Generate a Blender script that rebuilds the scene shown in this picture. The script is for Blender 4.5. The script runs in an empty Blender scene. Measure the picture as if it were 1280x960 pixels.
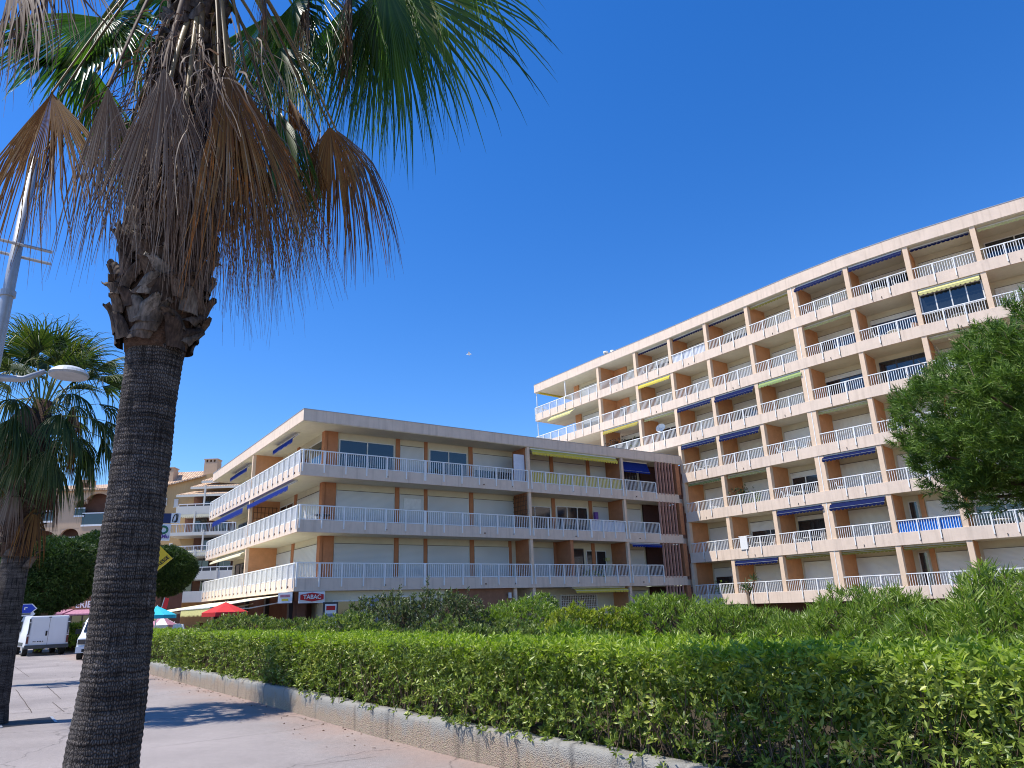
import bpy, bmesh, math, random
import numpy as np
from mathutils import Vector, Matrix, noise as mnoise
random.seed(7); rng = np.random.default_rng(11)
SC = bpy.context.scene; COL = SC.collection
R = math.radians

# ------------------------------------------------------------------ camera model (measured from the place's vanishing points)
CAMZ, PITCH, ROLL, FPX = 1.6, R(17.5), R(1.94), 885.0
cam_F = np.array([0, math.cos(PITCH), math.sin(PITCH)])
_R0 = np.array([1., 0, 0]); _U0 = np.array([0, -math.sin(PITCH), math.cos(PITCH)])
cam_R = math.cos(ROLL)*_R0 - math.sin(ROLL)*_U0
cam_U = math.sin(ROLL)*_R0 + math.cos(ROLL)*_U0
cam_C = np.array([0, 0, CAMZ])
def ray(x, y):
    d = cam_F*FPX + cam_R*(x-640) - cam_U*(y-480); return d/np.linalg.norm(d)
def at(x, y, D):            # surveyed point: direction read off the photograph, horizontal distance D metres
    d = ray(x, y); return Vector(cam_C + d*(D/math.hypot(d[0], d[1])))
def aty(x, y, Y):
    d = ray(x, y); return Vector(cam_C + d*(Y/d[1]))
def dirv(az): return Vector((math.sin(R(az)), math.cos(R(az)), 0))
Z = Vector((0, 0, 1))

# ------------------------------------------------------------------ materials
def new_mat(name):
    m = bpy.data.materials.new(name); m.use_nodes = True
    nt = m.node_tree; b = nt.nodes['Principled BSDF']; return m, nt, b
def N(nt, t, **kw):
    n = nt.nodes.new(t)
    for k, v in kw.items():
        if k in n.inputs.keys() if hasattr(n.inputs, 'keys') else False: n.inputs[k].default_value = v
        else: setattr(n, k, v)
    return n
def rampnode(nt, stops):
    r = nt.nodes.new('ShaderNodeValToRGB'); e = r.color_ramp.elements
    while len(e) < len(stops): e.new(0.5)
    for i, (p, c) in enumerate(stops):
        e[i].position = p; e[i].color = (c[0], c[1], c[2], 1)
    return r
def mat(name, col, rough=0.7, spec=0.3, var=0.12, scale=3.0, bump=0.0, bscale=60.0, metal=0.0, streak=0.0):
    m, nt, b = new_mat(name); L = nt.links
    tc = nt.nodes.new('ShaderNodeTexCoord')
    no = nt.nodes.new('ShaderNodeTexNoise'); no.inputs['Scale'].default_value = scale; no.inputs['Detail'].default_value = 6; no.inputs['Roughness'].default_value = .65
    L.new(tc.outputs['Object'], no.inputs['Vector'])
    lo = [c*(1-var) for c in col]; hi = [min(1, c*(1+var)) for c in col]
    r = rampnode(nt, [(.3, lo), (.7, hi)]); L.new(no.outputs['Fac'], r.inputs['Fac'])
    out = r.outputs['Color']
    if streak > 0:
        mp = nt.nodes.new('ShaderNodeMapping'); mp.inputs['Scale'].default_value = (5, 5, .35)
        L.new(tc.outputs['Object'], mp.inputs['Vector'])
        n2 = nt.nodes.new('ShaderNodeTexNoise'); n2.inputs['Scale'].default_value = 1.2; n2.inputs['Detail'].default_value = 5
        L.new(mp.outputs['Vector'], n2.inputs['Vector'])
        r2 = rampnode(nt, [(.5, (0, 0, 0)), (.75, (streak, streak, streak))]); L.new(n2.outputs['Fac'], r2.inputs['Fac'])
        mx = nt.nodes.new('ShaderNodeMixRGB'); L.new(r2.outputs['Color'], mx.inputs['Fac']); L.new(out, mx.inputs['Color1'])
        mx.inputs['Color2'].default_value = (col[0]*.45, col[1]*.42, col[2]*.4, 1); out = mx.outputs['Color']
    L.new(out, b.inputs['Base Color'])
    b.inputs['Roughness'].default_value = rough; b.inputs['Specular IOR Level'].default_value = spec; b.inputs['Metallic'].default_value = metal
    if bump:
        nb = nt.nodes.new('ShaderNodeTexNoise'); nb.inputs['Scale'].default_value = bscale; nb.inputs['Detail'].default_value = 4
        L.new(tc.outputs['Object'], nb.inputs['Vector'])
        bp = nt.nodes.new('ShaderNodeBump'); bp.inputs['Strength'].default_value = bump; bp.inputs['Distance'].default_value = .02
        L.new(nb.outputs['Fac'], bp.inputs['Height']); L.new(bp.outputs['Normal'], b.inputs['Normal'])
    return m
def leafmat(name, stops, rough=.45, trans=.3, tcol=None, spec=.4, grain=0):
    m, nt, b = new_mat(name); L = nt.links
    g = nt.nodes.new('ShaderNodeNewGeometry')
    tc = nt.nodes.new('ShaderNodeTexCoord'); no = nt.nodes.new('ShaderNodeTexNoise'); no.inputs['Scale'].default_value = 1.3; no.inputs['Detail'].default_value = 3
    L.new(tc.outputs['Object'], no.inputs['Vector'])
    ma = nt.nodes.new('ShaderNodeMath'); ma.operation = 'MULTIPLY_ADD'; ma.inputs[1].default_value = .65; L.new(g.outputs['Random Per Island'], ma.inputs[0])
    mb = nt.nodes.new('ShaderNodeMath'); mb.operation = 'MULTIPLY_ADD'; mb.inputs[1].default_value = .7; mb.inputs[2].default_value = -.17
    L.new(no.outputs['Fac'], mb.inputs[0]); L.new(mb.outputs[0], ma.inputs[2])
    r = rampnode(nt, stops); L.new(ma.outputs[0], r.inputs['Fac'])
    if grain:
        mp = nt.nodes.new('ShaderNodeMapping'); mp.inputs['Scale'].default_value = (60, 60, 14); L.new(tc.outputs['Object'], mp.inputs['Vector'])
        gn = nt.nodes.new('ShaderNodeTexNoise'); gn.inputs['Scale'].default_value = 1; gn.inputs['Detail'].default_value = 5; L.new(mp.outputs[0], gn.inputs['Vector'])
        g3 = nt.nodes.new('ShaderNodeTexNoise'); g3.inputs['Scale'].default_value = 9; g3.inputs['Detail'].default_value = 6; L.new(tc.outputs['Object'], g3.inputs['Vector'])
        gr = rampnode(nt, [(.35, (1-grain,)*3), (.65, (1+grain*.5,)*3)]); L.new(gn.outputs['Fac'], gr.inputs['Fac'])
        gr2 = rampnode(nt, [(.38, (1-grain,)*3), (.62, (1+grain*.4,)*3)]); L.new(g3.outputs['Fac'], gr2.inputs['Fac'])
        m1 = nt.nodes.new('ShaderNodeMixRGB'); m1.blend_type = 'MULTIPLY'; m1.inputs['Fac'].default_value = 1; L.new(r.outputs['Color'], m1.inputs['Color1']); L.new(gr.outputs['Color'], m1.inputs['Color2'])
        m2 = nt.nodes.new('ShaderNodeMixRGB'); m2.blend_type = 'MULTIPLY'; m2.inputs['Fac'].default_value = 1; L.new(m1.outputs['Color'], m2.inputs['Color1']); L.new(gr2.outputs['Color'], m2.inputs['Color2'])
        r = m2
        bpn = nt.nodes.new('ShaderNodeBump'); bpn.inputs['Strength'].default_value = .7; bpn.inputs['Distance'].default_value = .008; L.new(gn.outputs['Fac'], bpn.inputs['Height']); L.new(bpn.outputs['Normal'], b.inputs['Normal'])
    L.new(r.outputs['Color'], b.inputs['Base Color']); b.inputs['Roughness'].default_value = rough; b.inputs['Specular IOR Level'].default_value = spec
    tr = nt.nodes.new('ShaderNodeBsdfTranslucent')
    mul = nt.nodes.new('ShaderNodeMixRGB'); mul.blend_type = 'MULTIPLY'; mul.inputs['Fac'].default_value = 1
    L.new(r.outputs['Color'], mul.inputs['Color1']); tcol = tcol or (1.6, 1.8, .7); mul.inputs['Color2'].default_value = (*tcol, 1)
    L.new(mul.outputs['Color'], tr.inputs['Color'])
    ms = nt.nodes.new('ShaderNodeMixShader'); ms.inputs['Fac'].default_value = trans
    L.new(b.outputs[0], ms.inputs[1]); L.new(tr.outputs[0], ms.inputs[2])
    L.new(ms.outputs[0], nt.nodes['Material Output'].inputs['Surface'])
    return m
M = {}
M['peach'] = mat('peach_render', (.74, .595, .475), .85, .15, .06, 2.0, .25, 90, streak=.30)
M['soffit'] = mat('cream_soffit', (.70, .66, .52), .9, .1, .05, 1.5, streak=.1)
M['cream'] = mat('cream_wall', (.66, .60, .45), .9, .1, .06, 1.6, .2, 80)
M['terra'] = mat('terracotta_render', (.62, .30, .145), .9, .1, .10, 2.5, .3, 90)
M['terra_low_shade'] = mat('terracotta_render_shaded_low_block', (.46, .20, .10), .9, .1, .10, 2.5, .3, 90)  # darker copy of the terracotta: shade on the low block painted into it
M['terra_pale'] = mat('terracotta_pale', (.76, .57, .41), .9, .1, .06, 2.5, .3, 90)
M['fin'] = mat('terracotta_fins', (.56, .30, .22), .85, .15, .12, 4)
M['blue_awning_shade'] = mat('blue_awning_shade', (.006, .012, .062), .85, .1, .12, 8)  # darker copy of the blue cloth: shade under the slabs is in the colour
M['yellow_shade'] = mat('yellow_awning_shade', (.36, .29, .06), .85, .1, .12, 8)  # yellow cloth darkened to carry the shade under the tall block's slabs
M['rail'] = mat('white_rail_paint', (.82, .82, .80), .45, .4, .05, 5)
M['joint'] = mat('joint_shadow_gap', (.10, .08, .07), .9, .1)
M['frame'] = mat('window_frame', (.70, .69, .65), .5, .4)
M['dframe'] = mat('dark_frame', (.05, .045, .05), .4, .4)
M['blue'] = mat('blue_awning', (.010, .028, .19), .85, .1, .12, 8)
M['bluecloth'] = mat('blue_canvas', (.02, .16, .55), .85, .1, .12, 5)
M['yellow'] = mat('yellow_awning', (.62, .50, .08), .85, .1, .12, 8)
M['paleyel'] = mat('faded_yellow_awning', (.56, .52, .22), .85, .1, .12, 8)
M['green_awn'] = mat('faded_green_awning', (.26, .34, .13), .85, .1, .12, 8)
M['creamawn'] = mat('cream_awning', (.80, .74, .52), .85, .1, .08, 4)
M['whitecloth'] = mat('white_canvas', (.66, .68, .74), .85, .1, .08, 4)
M['plastic'] = mat('white_plastic', (.80, .80, .78), .4, .4, .03)
M['metal'] = mat('galvanised_metal', (.36, .38, .41), .45, .5, .12, 12, metal=.35)
M['lampwhite'] = mat('lamp_shell', (.62, .64, .65), .35, .5, .04)
M['dark'] = mat('dark_metal', (.04, .04, .045), .5, .4)
M['brown'] = mat('brown_wood', (.16, .085, .05), .7, .2, .2, 10)
M['tyre'] = mat('tyre_rubber', (.02, .02, .02), .85, .2)
M['vanwhite'] = mat('van_paint', (.64, .66, .70), .3, .5, .03, 2)
M['greyplastic'] = mat('grey_bumper', (.06, .065, .07), .6, .3)
M['redlamp'] = mat('red_lamp', (.10, .010, .01), .25, .5)
M['red'] = mat('red_paint', (.50, .02, .025), .5, .3, .05)
M['redcloth'] = mat('red_canvas', (.60, .05, .05), .8, .1, .1)
M['turq'] = mat('turquoise_canvas', (.05, .48, .60), .8, .1, .1)
M['pinkcloth'] = mat('pink_striped_canvas', (.42, .20, .26), .8, .1, .3, 6)
M['signblue'] = mat('sign_blue', (.01, .045, .42), .4, .4, .02)
M['navy'] = mat('navy_panel', (.008, .018, .09), .4, .4, .05)
M['signwhite'] = mat('sign_white', (.75, .75, .76), .4, .4, .02)
M['signyellow'] = mat('sign_yellow', (.78, .50, .02), .45, .4, .04)
M['signgreen'] = mat('sign_green', (.015, .15, .08), .45, .4, .04)
M['black'] = mat('black_paint', (.012, .012, .014), .5, .3)
M['purple'] = mat('purple_lettering', (.16, .07, .30), .5, .3)
M['ochre'] = mat('ochre_render', (.50, .34, .17), .9, .1, .1, .6, .2, 40, streak=.15)
M['pinkwall'] = mat('pink_render', (.56, .40, .27), .9, .1, .08, .6, streak=.1)
M['whitewall'] = mat('white_render', (.68, .66, .58), .85, .15, .05, .6, streak=.12)
M['darkvoid'] = mat('stair_void_shade', (.07, .035, .03), .9, .1)  # near-black brown stands in for the shade of the open stair void
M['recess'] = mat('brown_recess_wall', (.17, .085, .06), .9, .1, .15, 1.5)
M['poster'] = mat('poster_print', (.25, .28, .36), .4, .4, .7, 9)
M['brick'] = mat('brown_brick', (.30, .15, .09), .9, .1, .15, 4)
M['soil'] = mat('planting_soil', (.06, .048, .032), .95, .05, .3, 3, .6, 20)
M['lamp_yel'] = mat('wall_lamp_shell', (.65, .60, .25), .5, .3)

def glass_mat():
    m, nt, b = new_mat('window_glass'); b.inputs['Base Color'].default_value = (.018, .024, .03, 1)
    b.inputs['Roughness'].default_value = .06; b.inputs['Specular IOR Level'].default_value = .9
    tc = nt.nodes.new('ShaderNodeTexCoord'); no = nt.nodes.new('ShaderNodeTexNoise'); no.inputs['Scale'].default_value = .8
    nt.links.new(tc.outputs['Object'], no.inputs['Vector'])
    bp = nt.nodes.new('ShaderNodeBump'); bp.inputs['Strength'].default_value = .05; nt.links.new(no.outputs['Fac'], bp.inputs['Height'])
    nt.links.new(bp.outputs['Normal'], b.inputs['Normal']); return m
M['glass'] = glass_mat()
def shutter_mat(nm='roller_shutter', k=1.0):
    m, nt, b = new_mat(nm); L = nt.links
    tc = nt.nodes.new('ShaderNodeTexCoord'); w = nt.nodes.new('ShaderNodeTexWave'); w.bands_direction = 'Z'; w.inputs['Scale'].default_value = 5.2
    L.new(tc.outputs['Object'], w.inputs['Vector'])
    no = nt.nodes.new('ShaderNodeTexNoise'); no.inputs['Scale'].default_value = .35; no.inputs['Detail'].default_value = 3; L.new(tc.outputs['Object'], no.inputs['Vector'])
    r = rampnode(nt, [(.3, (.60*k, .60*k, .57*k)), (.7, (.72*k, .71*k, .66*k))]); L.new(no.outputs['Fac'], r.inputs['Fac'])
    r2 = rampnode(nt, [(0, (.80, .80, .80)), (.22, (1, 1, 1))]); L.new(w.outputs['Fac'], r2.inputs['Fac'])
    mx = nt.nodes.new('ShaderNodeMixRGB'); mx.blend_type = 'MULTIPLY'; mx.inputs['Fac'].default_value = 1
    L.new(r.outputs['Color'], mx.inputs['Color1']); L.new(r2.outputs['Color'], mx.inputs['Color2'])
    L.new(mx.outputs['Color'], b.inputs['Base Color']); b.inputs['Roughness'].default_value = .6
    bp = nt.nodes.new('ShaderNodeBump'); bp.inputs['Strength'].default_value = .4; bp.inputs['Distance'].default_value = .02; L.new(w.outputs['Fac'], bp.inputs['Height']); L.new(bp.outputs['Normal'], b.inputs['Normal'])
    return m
M['shutter'] = shutter_mat(); M['shutter_bounce'] = shutter_mat('roller_shutter_bounce_lit', 1.22)  # second one is a lighter copy: bounce light on the tall block painted in
def tile_mat():
    m, nt, b = new_mat('roof_tiles'); L = nt.links
    tc = nt.nodes.new('ShaderNodeTexCoord'); w = nt.nodes.new('ShaderNodeTexWave'); w.bands_direction = 'X'; w.inputs['Scale'].default_value = 1.1
    L.new(tc.outputs['Object'], w.inputs['Vector'])
    no = nt.nodes.new('ShaderNodeTexNoise'); no.inputs['Scale'].default_value = 3; no.inputs['Detail'].default_value = 5; L.new(tc.outputs['Object'], no.inputs['Vector'])
    r = rampnode(nt, [(.3, (.36, .20, .12)), (.5, (.52, .36, .24)), (.7, (.62, .50, .36))]); L.new(no.outputs['Fac'], r.inputs['Fac'])
    L.new(r.outputs['Color'], b.inputs['Base Color']); b.inputs['Roughness'].default_value = .9
    bp = nt.nodes.new('ShaderNodeBump'); bp.inputs['Strength'].default_value = .8; bp.inputs['Distance'].default_value = .08; L.new(w.outputs['Fac'], bp.inputs['Height']); L.new(bp.outputs['Normal'], b.inputs['Normal'])
    return m
M['tiles'] = tile_mat()
def stripe_mat(name, c1, c2, scale=3):
    m, nt, b = new_mat(name); L = nt.links
    tc = nt.nodes.new('ShaderNodeTexCoord'); v = nt.nodes.new('ShaderNodeTexVoronoi'); v.inputs['Scale'].default_value = scale
    L.new(tc.outputs['Object'], v.inputs['Vector']); r = rampnode(nt, [(.45, c1), (.55, c2)]); r.color_ramp.interpolation = 'CONSTANT'
    L.new(v.outputs['Color'], r.inputs['Fac']); L.new(r.outputs['Color'], b.inputs['Base Color']); b.inputs['Roughness'].default_value = .85; return m
M['gaily'] = stripe_mat('patterned_towel_cloth', (.62, .60, .62), (.36, .10, .22), 6)

# bark of the fan palms: rings and cracks laid on the trunk's own UVs
def bark_mat():
    m, nt, b = new_mat('palm_bark'); L = nt.links
    uv = nt.nodes.new('ShaderNodeUVMap'); uv.uv_map = 'UVMap'
    no = nt.nodes.new('ShaderNodeTexNoise'); no.inputs['Scale'].default_value = 9; no.inputs['Detail'].default_value = 4; L.new(uv.outputs[0], no.inputs['Vector'])
    ad = nt.nodes.new('ShaderNodeVectorMath'); ad.operation = 'MULTIPLY_ADD'; ad.inputs[1].default_value = (.035, .020, 0)
    L.new(no.outputs['Color'], ad.inputs[0]); L.new(uv.outputs[0], ad.inputs[2])
    mpv = nt.nodes.new('ShaderNodeMapping'); mpv.inputs['Scale'].default_value = (66, 40, 1); L.new(ad.outputs[0], mpv.inputs['Vector'])
    vo = nt.nodes.new('ShaderNodeTexVoronoi'); vo.feature = 'DISTANCE_TO_EDGE'; vo.voronoi_dimensions = '2D'; vo.inputs['Scale'].default_value = 1; vo.inputs['Randomness'].default_value = .72; L.new(mpv.outputs[0], vo.inputs['Vector'])
    br = rampnode(nt, [(.0, (.16, .15, .15)), (.10, (.55, .55, .55)), (.30, (1, 1, 1))]); L.new(vo.outputs['Distance'], br.inputs['Fac'])
    n2 = nt.nodes.new('ShaderNodeTexNoise'); n2.inputs['Scale'].default_value = 4; n2.inputs['Detail'].default_value = 8; n2.inputs['Roughness'].default_value = .7; L.new(uv.outputs[0], n2.inputs['Vector'])
    # long vertical fissures
    mp = nt.nodes.new('ShaderNodeMapping'); mp.inputs['Scale'].default_value = (46, 3.2, 1); L.new(uv.outputs[0], mp.inputs['Vector'])
    n3 = nt.nodes.new('ShaderNodeTexNoise'); n3.inputs['Scale'].default_value = 1; n3.inputs['Detail'].default_value = 3; L.new(mp.outputs[0], n3.inputs['Vector'])
    r3 = rampnode(nt, [(.36, (.25, .25, .25)), (.47, (1, 1, 1))]); L.new(n3.outputs['Fac'], r3.inputs['Fac'])
    mpr = nt.nodes.new('ShaderNodeMapping'); mpr.inputs['Scale'].default_value = (1.2, 26, 1); L.new(ad.outputs[0], mpr.inputs['Vector'])
    nr_ = nt.nodes.new('ShaderNodeTexNoise'); nr_.inputs['Scale'].default_value = 1; nr_.inputs['Detail'].default_value = 6; nr_.inputs['Roughness'].default_value = .7; L.new(mpr.outputs[0], nr_.inputs['Vector'])
    rr_ = rampnode(nt, [(.38, (.45, .43, .42)), (.5, (.9, .9, .9)), (.64, (1.35, 1.32, 1.3))]); L.new(nr_.outputs['Fac'], rr_.inputs['Fac'])
    r = rampnode(nt, [(.25, (.075, .062, .055)), (.5, (.135, .115, .105)), (.75, (.25, .22, .20))]); L.new(n2.outputs['Fac'], r.inputs['Fac'])
    mx = nt.nodes.new('ShaderNodeMixRGB'); mx.blend_type = 'MULTIPLY'; mx.inputs['Fac'].default_value = .9
    L.new(r.outputs['Color'], mx.inputs['Color1']); L.new(br.outputs['Color'], mx.inputs['Color2'])
    mx2 = nt.nodes.new('ShaderNodeMixRGB'); mx2.blend_type = 'MULTIPLY'; mx2.inputs['Fac'].default_value = .85
    L.new(mx.outputs['Color'], mx2.inputs['Color1']); L.new(r3.outputs['Color'], mx2.inputs['Color2'])
    mx3 = nt.nodes.new('ShaderNodeMixRGB'); mx3.blend_type = 'MULTIPLY'; mx3.inputs['Fac'].default_value = 1; L.new(mx2.outputs['Color'], mx3.inputs['Color1']); L.new(rr_.outputs['Color'], mx3.inputs['Color2'])
    L.new(mx3.outputs['Color'], b.inputs['Base Color']); b.inputs['Roughness'].default_value = .9; b.inputs['Specular IOR Level'].default_value = .15
    hm = nt.nodes.new('ShaderNodeMixRGB'); hm.blend_type = 'MULTIPLY'; hm.inputs['Fac'].default_value = .8
    L.new(br.outputs['Color'], hm.inputs['Color1']); L.new(r3.outputs['Color'], hm.inputs['Color2'])
    bp = nt.nodes.new('ShaderNodeBump'); bp.inputs['Strength'].default_value = 1; bp.inputs['Distance'].default_value = .010
    L.new(hm.outputs['Color'], bp.inputs['Height'])
    bp2 = nt.nodes.new('ShaderNodeBump'); bp2.inputs['Strength'].default_value = .6; bp2.inputs['Distance'].default_value = .012
    L.new(n2.outputs['Fac'], bp2.inputs['Height']); L.new(bp.outputs['Normal'], bp2.inputs['Normal']); L.new(bp2.outputs['Normal'], b.inputs['Normal'])
    return m
M['bark'] = bark_mat()
M['boot'] = leafmat('leaf_base_sheath', [(.1, (.032, .022, .018)), (.4, (.078, .052, .040)), (.7, (.135, .105, .085)), (.95, (.33, .31, .29))], .8, .05, (1, .9, .8), .2, .45)
M['fibre'] = mat('crown_fibre', (.075, .048, .036), .95, .1, .5, 25, 1.0, 45)
M['petiole'] = leafmat('leaf_stalk', [(.2, (.13, .075, .025)), (.6, (.22, .14, .045)), (.9, (.32, .24, .12))], .5, .05)
M['petgreen'] = leafmat('green_leaf_stalk', [(.2, (.10, .14, .03)), (.8, (.22, .24, .07))], .5, .05)
M['deadleaf'] = leafmat('dead_palm_leaf', [(.1, (.085, .048, .032)), (.45, (.155, .102, .072)), (.75, (.25, .19, .145)), (.95, (.44, .38, .32))], .7, .18, (1.2, .85, .5), .25)
M['orangeleaf'] = leafmat('withering_palm_leaf', [(.1, (.095, .048, .020)), (.5, (.21, .095, .024)), (.8, (.27, .15, .04)), (.95, (.38, .30, .20))], .6, .36, (1.5, .95, .35), .3)
M['greenleaf'] = leafmat('green_palm_leaf', [(.1, (.020, .050, .012)), (.5, (.045, .095, .020)), (.85, (.085, .145, .03)), (.97, (.30, .27, .13))], .38, .42, (2.2, 2.7, .6), .45)
M['drygreen'] = leafmat('dusty_palm_leaf', [(.1, (.014, .032, .010)), (.45, (.035, .066, .018)), (.75, (.085, .105, .035)), (.93, (.36, .34, .22))], .45, .28, (1.8, 2.0, .5), .25)
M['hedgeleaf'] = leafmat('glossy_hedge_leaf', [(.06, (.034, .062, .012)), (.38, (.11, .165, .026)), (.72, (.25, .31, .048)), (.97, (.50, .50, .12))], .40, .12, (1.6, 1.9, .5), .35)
M['hedgetop'] = leafmat('sunlit_hedge_leaf', [(.1, (.12, .19, .020)), (.5, (.23, .32, .035)), (.9, (.39, .45, .06))], .42, .28, (1.6, 1.9, .4), .35)  # lighter leaf copy: sunlight on the hedge top put into the colour
M['oleander'] = leafmat('oleander_leaf', [(.1, (.075, .13, .022)), (.5, (.17, .245, .036)), (.9, (.30, .37, .08))], .35, .28, (1.5, 1.8, .5), .5)
M['mixedleaf'] = leafmat('mixed_shrub_leaf', [(.1, (.06, .10, .025)), (.5, (.15, .20, .05)), (.8, (.27, .31, .09)), (.95, (.38, .37, .17))], .4, .25, None, .4)
M['yellowleaf'] = leafmat('yellow_green_leaf', [(.1, (.12, .16, .02)), (.5, (.25, .29, .035)), (.9, (.40, .42, .07))], .4, .3, None, .4)
M['greyleaf'] = leafmat('grey_green_leaf', [(.1, (.045, .065, .028)), (.5, (.095, .125, .052)), (.9, (.19, .22, .11))], .5, .2, None, .4)
M['needle'] = leafmat('pine_needle', [(.05, (.036, .075, .013)), (.5, (.10, .175, .028)), (.9, (.20, .28, .055))], .5, .2, (1.3, 1.6, .5), .3)
M['candle'] = leafmat('pine_shoot', [(.1, (.22, .16, .09)), (.9, (.36, .28, .16))], .7, .05)
M['darktree'] = leafmat('dark_tree_leaf', [(.1, (.014, .032, .008)), (.5, (.034, .070, .016)), (.9, (.085, .14, .035))], .5, .15, None, .3)
M['twig'] = mat('twig_bark', (.14, .10, .07), .9, .1, .3, 8)
M['blossom'] = leafmat('cream_blossom', [(.1, (.62, .55, .22)), (.8, (.75, .72, .42))], .6, .2, (1, 1, .8))

def ground_mat():
    m, nt, b = new_mat('pavement'); L = nt.links
    tc = nt.nodes.new('ShaderNodeTexCoord')
    def noise(s, d=5, r=.6):
        n = nt.nodes.new('ShaderNodeTexNoise'); n.inputs['Scale'].default_value = s; n.inputs['Detail'].default_value = d; n.inputs['Roughness'].default_value = r
        L.new(tc.outputs['Object'], n.inputs['Vector']); return n
    a = noise(.35, 6); r = rampnode(nt, [(.3, (.235, .207, .195)), (.5, (.305, .270, .252)), (.7, (.365, .322, .30))]); L.new(a.outputs['Fac'], r.inputs['Fac'])
    # reddish dusty margin along the planter wall: x*nx+y*ny distance
    sep = nt.nodes.new('ShaderNodeVectorMath'); sep.operation = 'DOT_PRODUCT'; sep.inputs[1].default_value = (.801, .5987, 0); L.new(tc.outputs['Object'], sep.inputs[0])
    nn = noise(1.2, 4); ma = nt.nodes.new('ShaderNodeMath'); ma.operation = 'MULTIPLY_ADD'; ma.inputs[1].default_value = 1.6; L.new(nn.outputs['Fac'], ma.inputs[0]); L.new(sep.outputs['Value'], ma.inputs[2])
    rr = nt.nodes.new('ShaderNodeMapRange'); rr.inputs['From Min'].default_value = 4.55; rr.inputs['From Max'].default_value = 5.75; rr.inputs['To Max'].default_value = .75
    L.new(ma.outputs[0], rr.inputs['Value'])
    mx = nt.nodes.new('ShaderNodeMixRGB'); L.new(rr.outputs[0], mx.inputs['Fac']); L.new(r.outputs['Color'], mx.inputs['Color1']); mx.inputs['Color2'].default_value = (.33, .225, .18, 1)
    # fine grit
    g = noise(85, 3); rg = rampnode(nt, [(.34, (.50, .50, .50)), (.5, (1, 1, 1)), (.68, (1.4, 1.4, 1.4))]); L.new(g.outputs['Fac'], rg.inputs['Fac'])
    m2 = nt.nodes.new('ShaderNodeMixRGB'); m2.blend_type = 'MULTIPLY'; m2.inputs['Fac'].default_value = .75; L.new(mx.outputs['Color'], m2.inputs['Color1']); L.new(rg.outputs['Color'], m2.inputs['Color2'])
    g2 = noise(14, 6, .75); rg2 = rampnode(nt, [(.3, (.82, .82, .83)), (.7, (1.1, 1.1, 1.1))]); L.new(g2.outputs['Fac'], rg2.inputs['Fac'])
    m3 = nt.nodes.new('ShaderNodeMixRGB'); m3.blend_type = 'MULTIPLY'; m3.inputs['Fac'].default_value = 1; L.new(m2.outputs['Color'], m3.inputs['Color1']); L.new(rg2.outputs['Color'], m3.inputs['Color2'])
    # cracks
    ns = noise(1.1, 5); vm = nt.nodes.new('ShaderNodeVectorMath'); vm.operation = 'MULTIPLY_ADD'; vm.inputs[1].default_value = (1.1, 1.1, 0); L.new(ns.outputs['Color'], vm.inputs[0]); L.new(tc.outputs['Object'], vm.inputs[2])
    v = nt.nodes.new('ShaderNodeTexVoronoi'); v.feature = 'DISTANCE_TO_EDGE'; v.inputs['Scale'].default_value = .28; L.new(vm.outputs[0], v.inputs['Vector'])
    rc = rampnode(nt, [(.0, (.45, .45, .45)), (.0045, (1, 1, 1))]); L.new(v.outputs['Distance'], rc.inputs['Fac'])
    m4 = nt.nodes.new('ShaderNodeMixRGB'); m4.blend_type = 'MULTIPLY'; m4.inputs['Fac'].default_value = 1; L.new(m3.outputs['Color'], m4.inputs['Color1']); L.new(rc.outputs['Color'], m4.inputs['Color2'])
    # stains / gum spots
    vs = nt.nodes.new('ShaderNodeTexVoronoi'); vs.inputs['Scale'].default_value = 2.3; L.new(tc.outputs['Object'], vs.inputs['Vector'])
    rs = rampnode(nt, [(.0, (.7, .7, .7)), (.05, (.8, .8, .8)), (.07, (1, 1, 1))]); L.new(vs.outputs['Distance'], rs.inputs['Fac'])
    m5 = nt.nodes.new('ShaderNodeMixRGB'); m5.blend_type = 'MULTIPLY'; m5.inputs['Fac'].default_value = .6; L.new(m4.outputs['Color'], m5.inputs['Color1']); L.new(rs.outputs['Color'], m5.inputs['Color2'])
    L.new(m5.outputs['Color'], b.inputs['Base Color']); b.inputs['Roughness'].default_value = .92; b.inputs['Specular IOR Level'].default_value = .2
    bp = nt.nodes.new('ShaderNodeBump'); bp.inputs['Strength'].default_value = .5; bp.inputs['Distance'].default_value = .006; L.new(g.outputs['Fac'], bp.inputs['Height']); L.new(bp.outputs['Normal'], b.inputs['Normal'])
    return m
M['ground'] = ground_mat()
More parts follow.
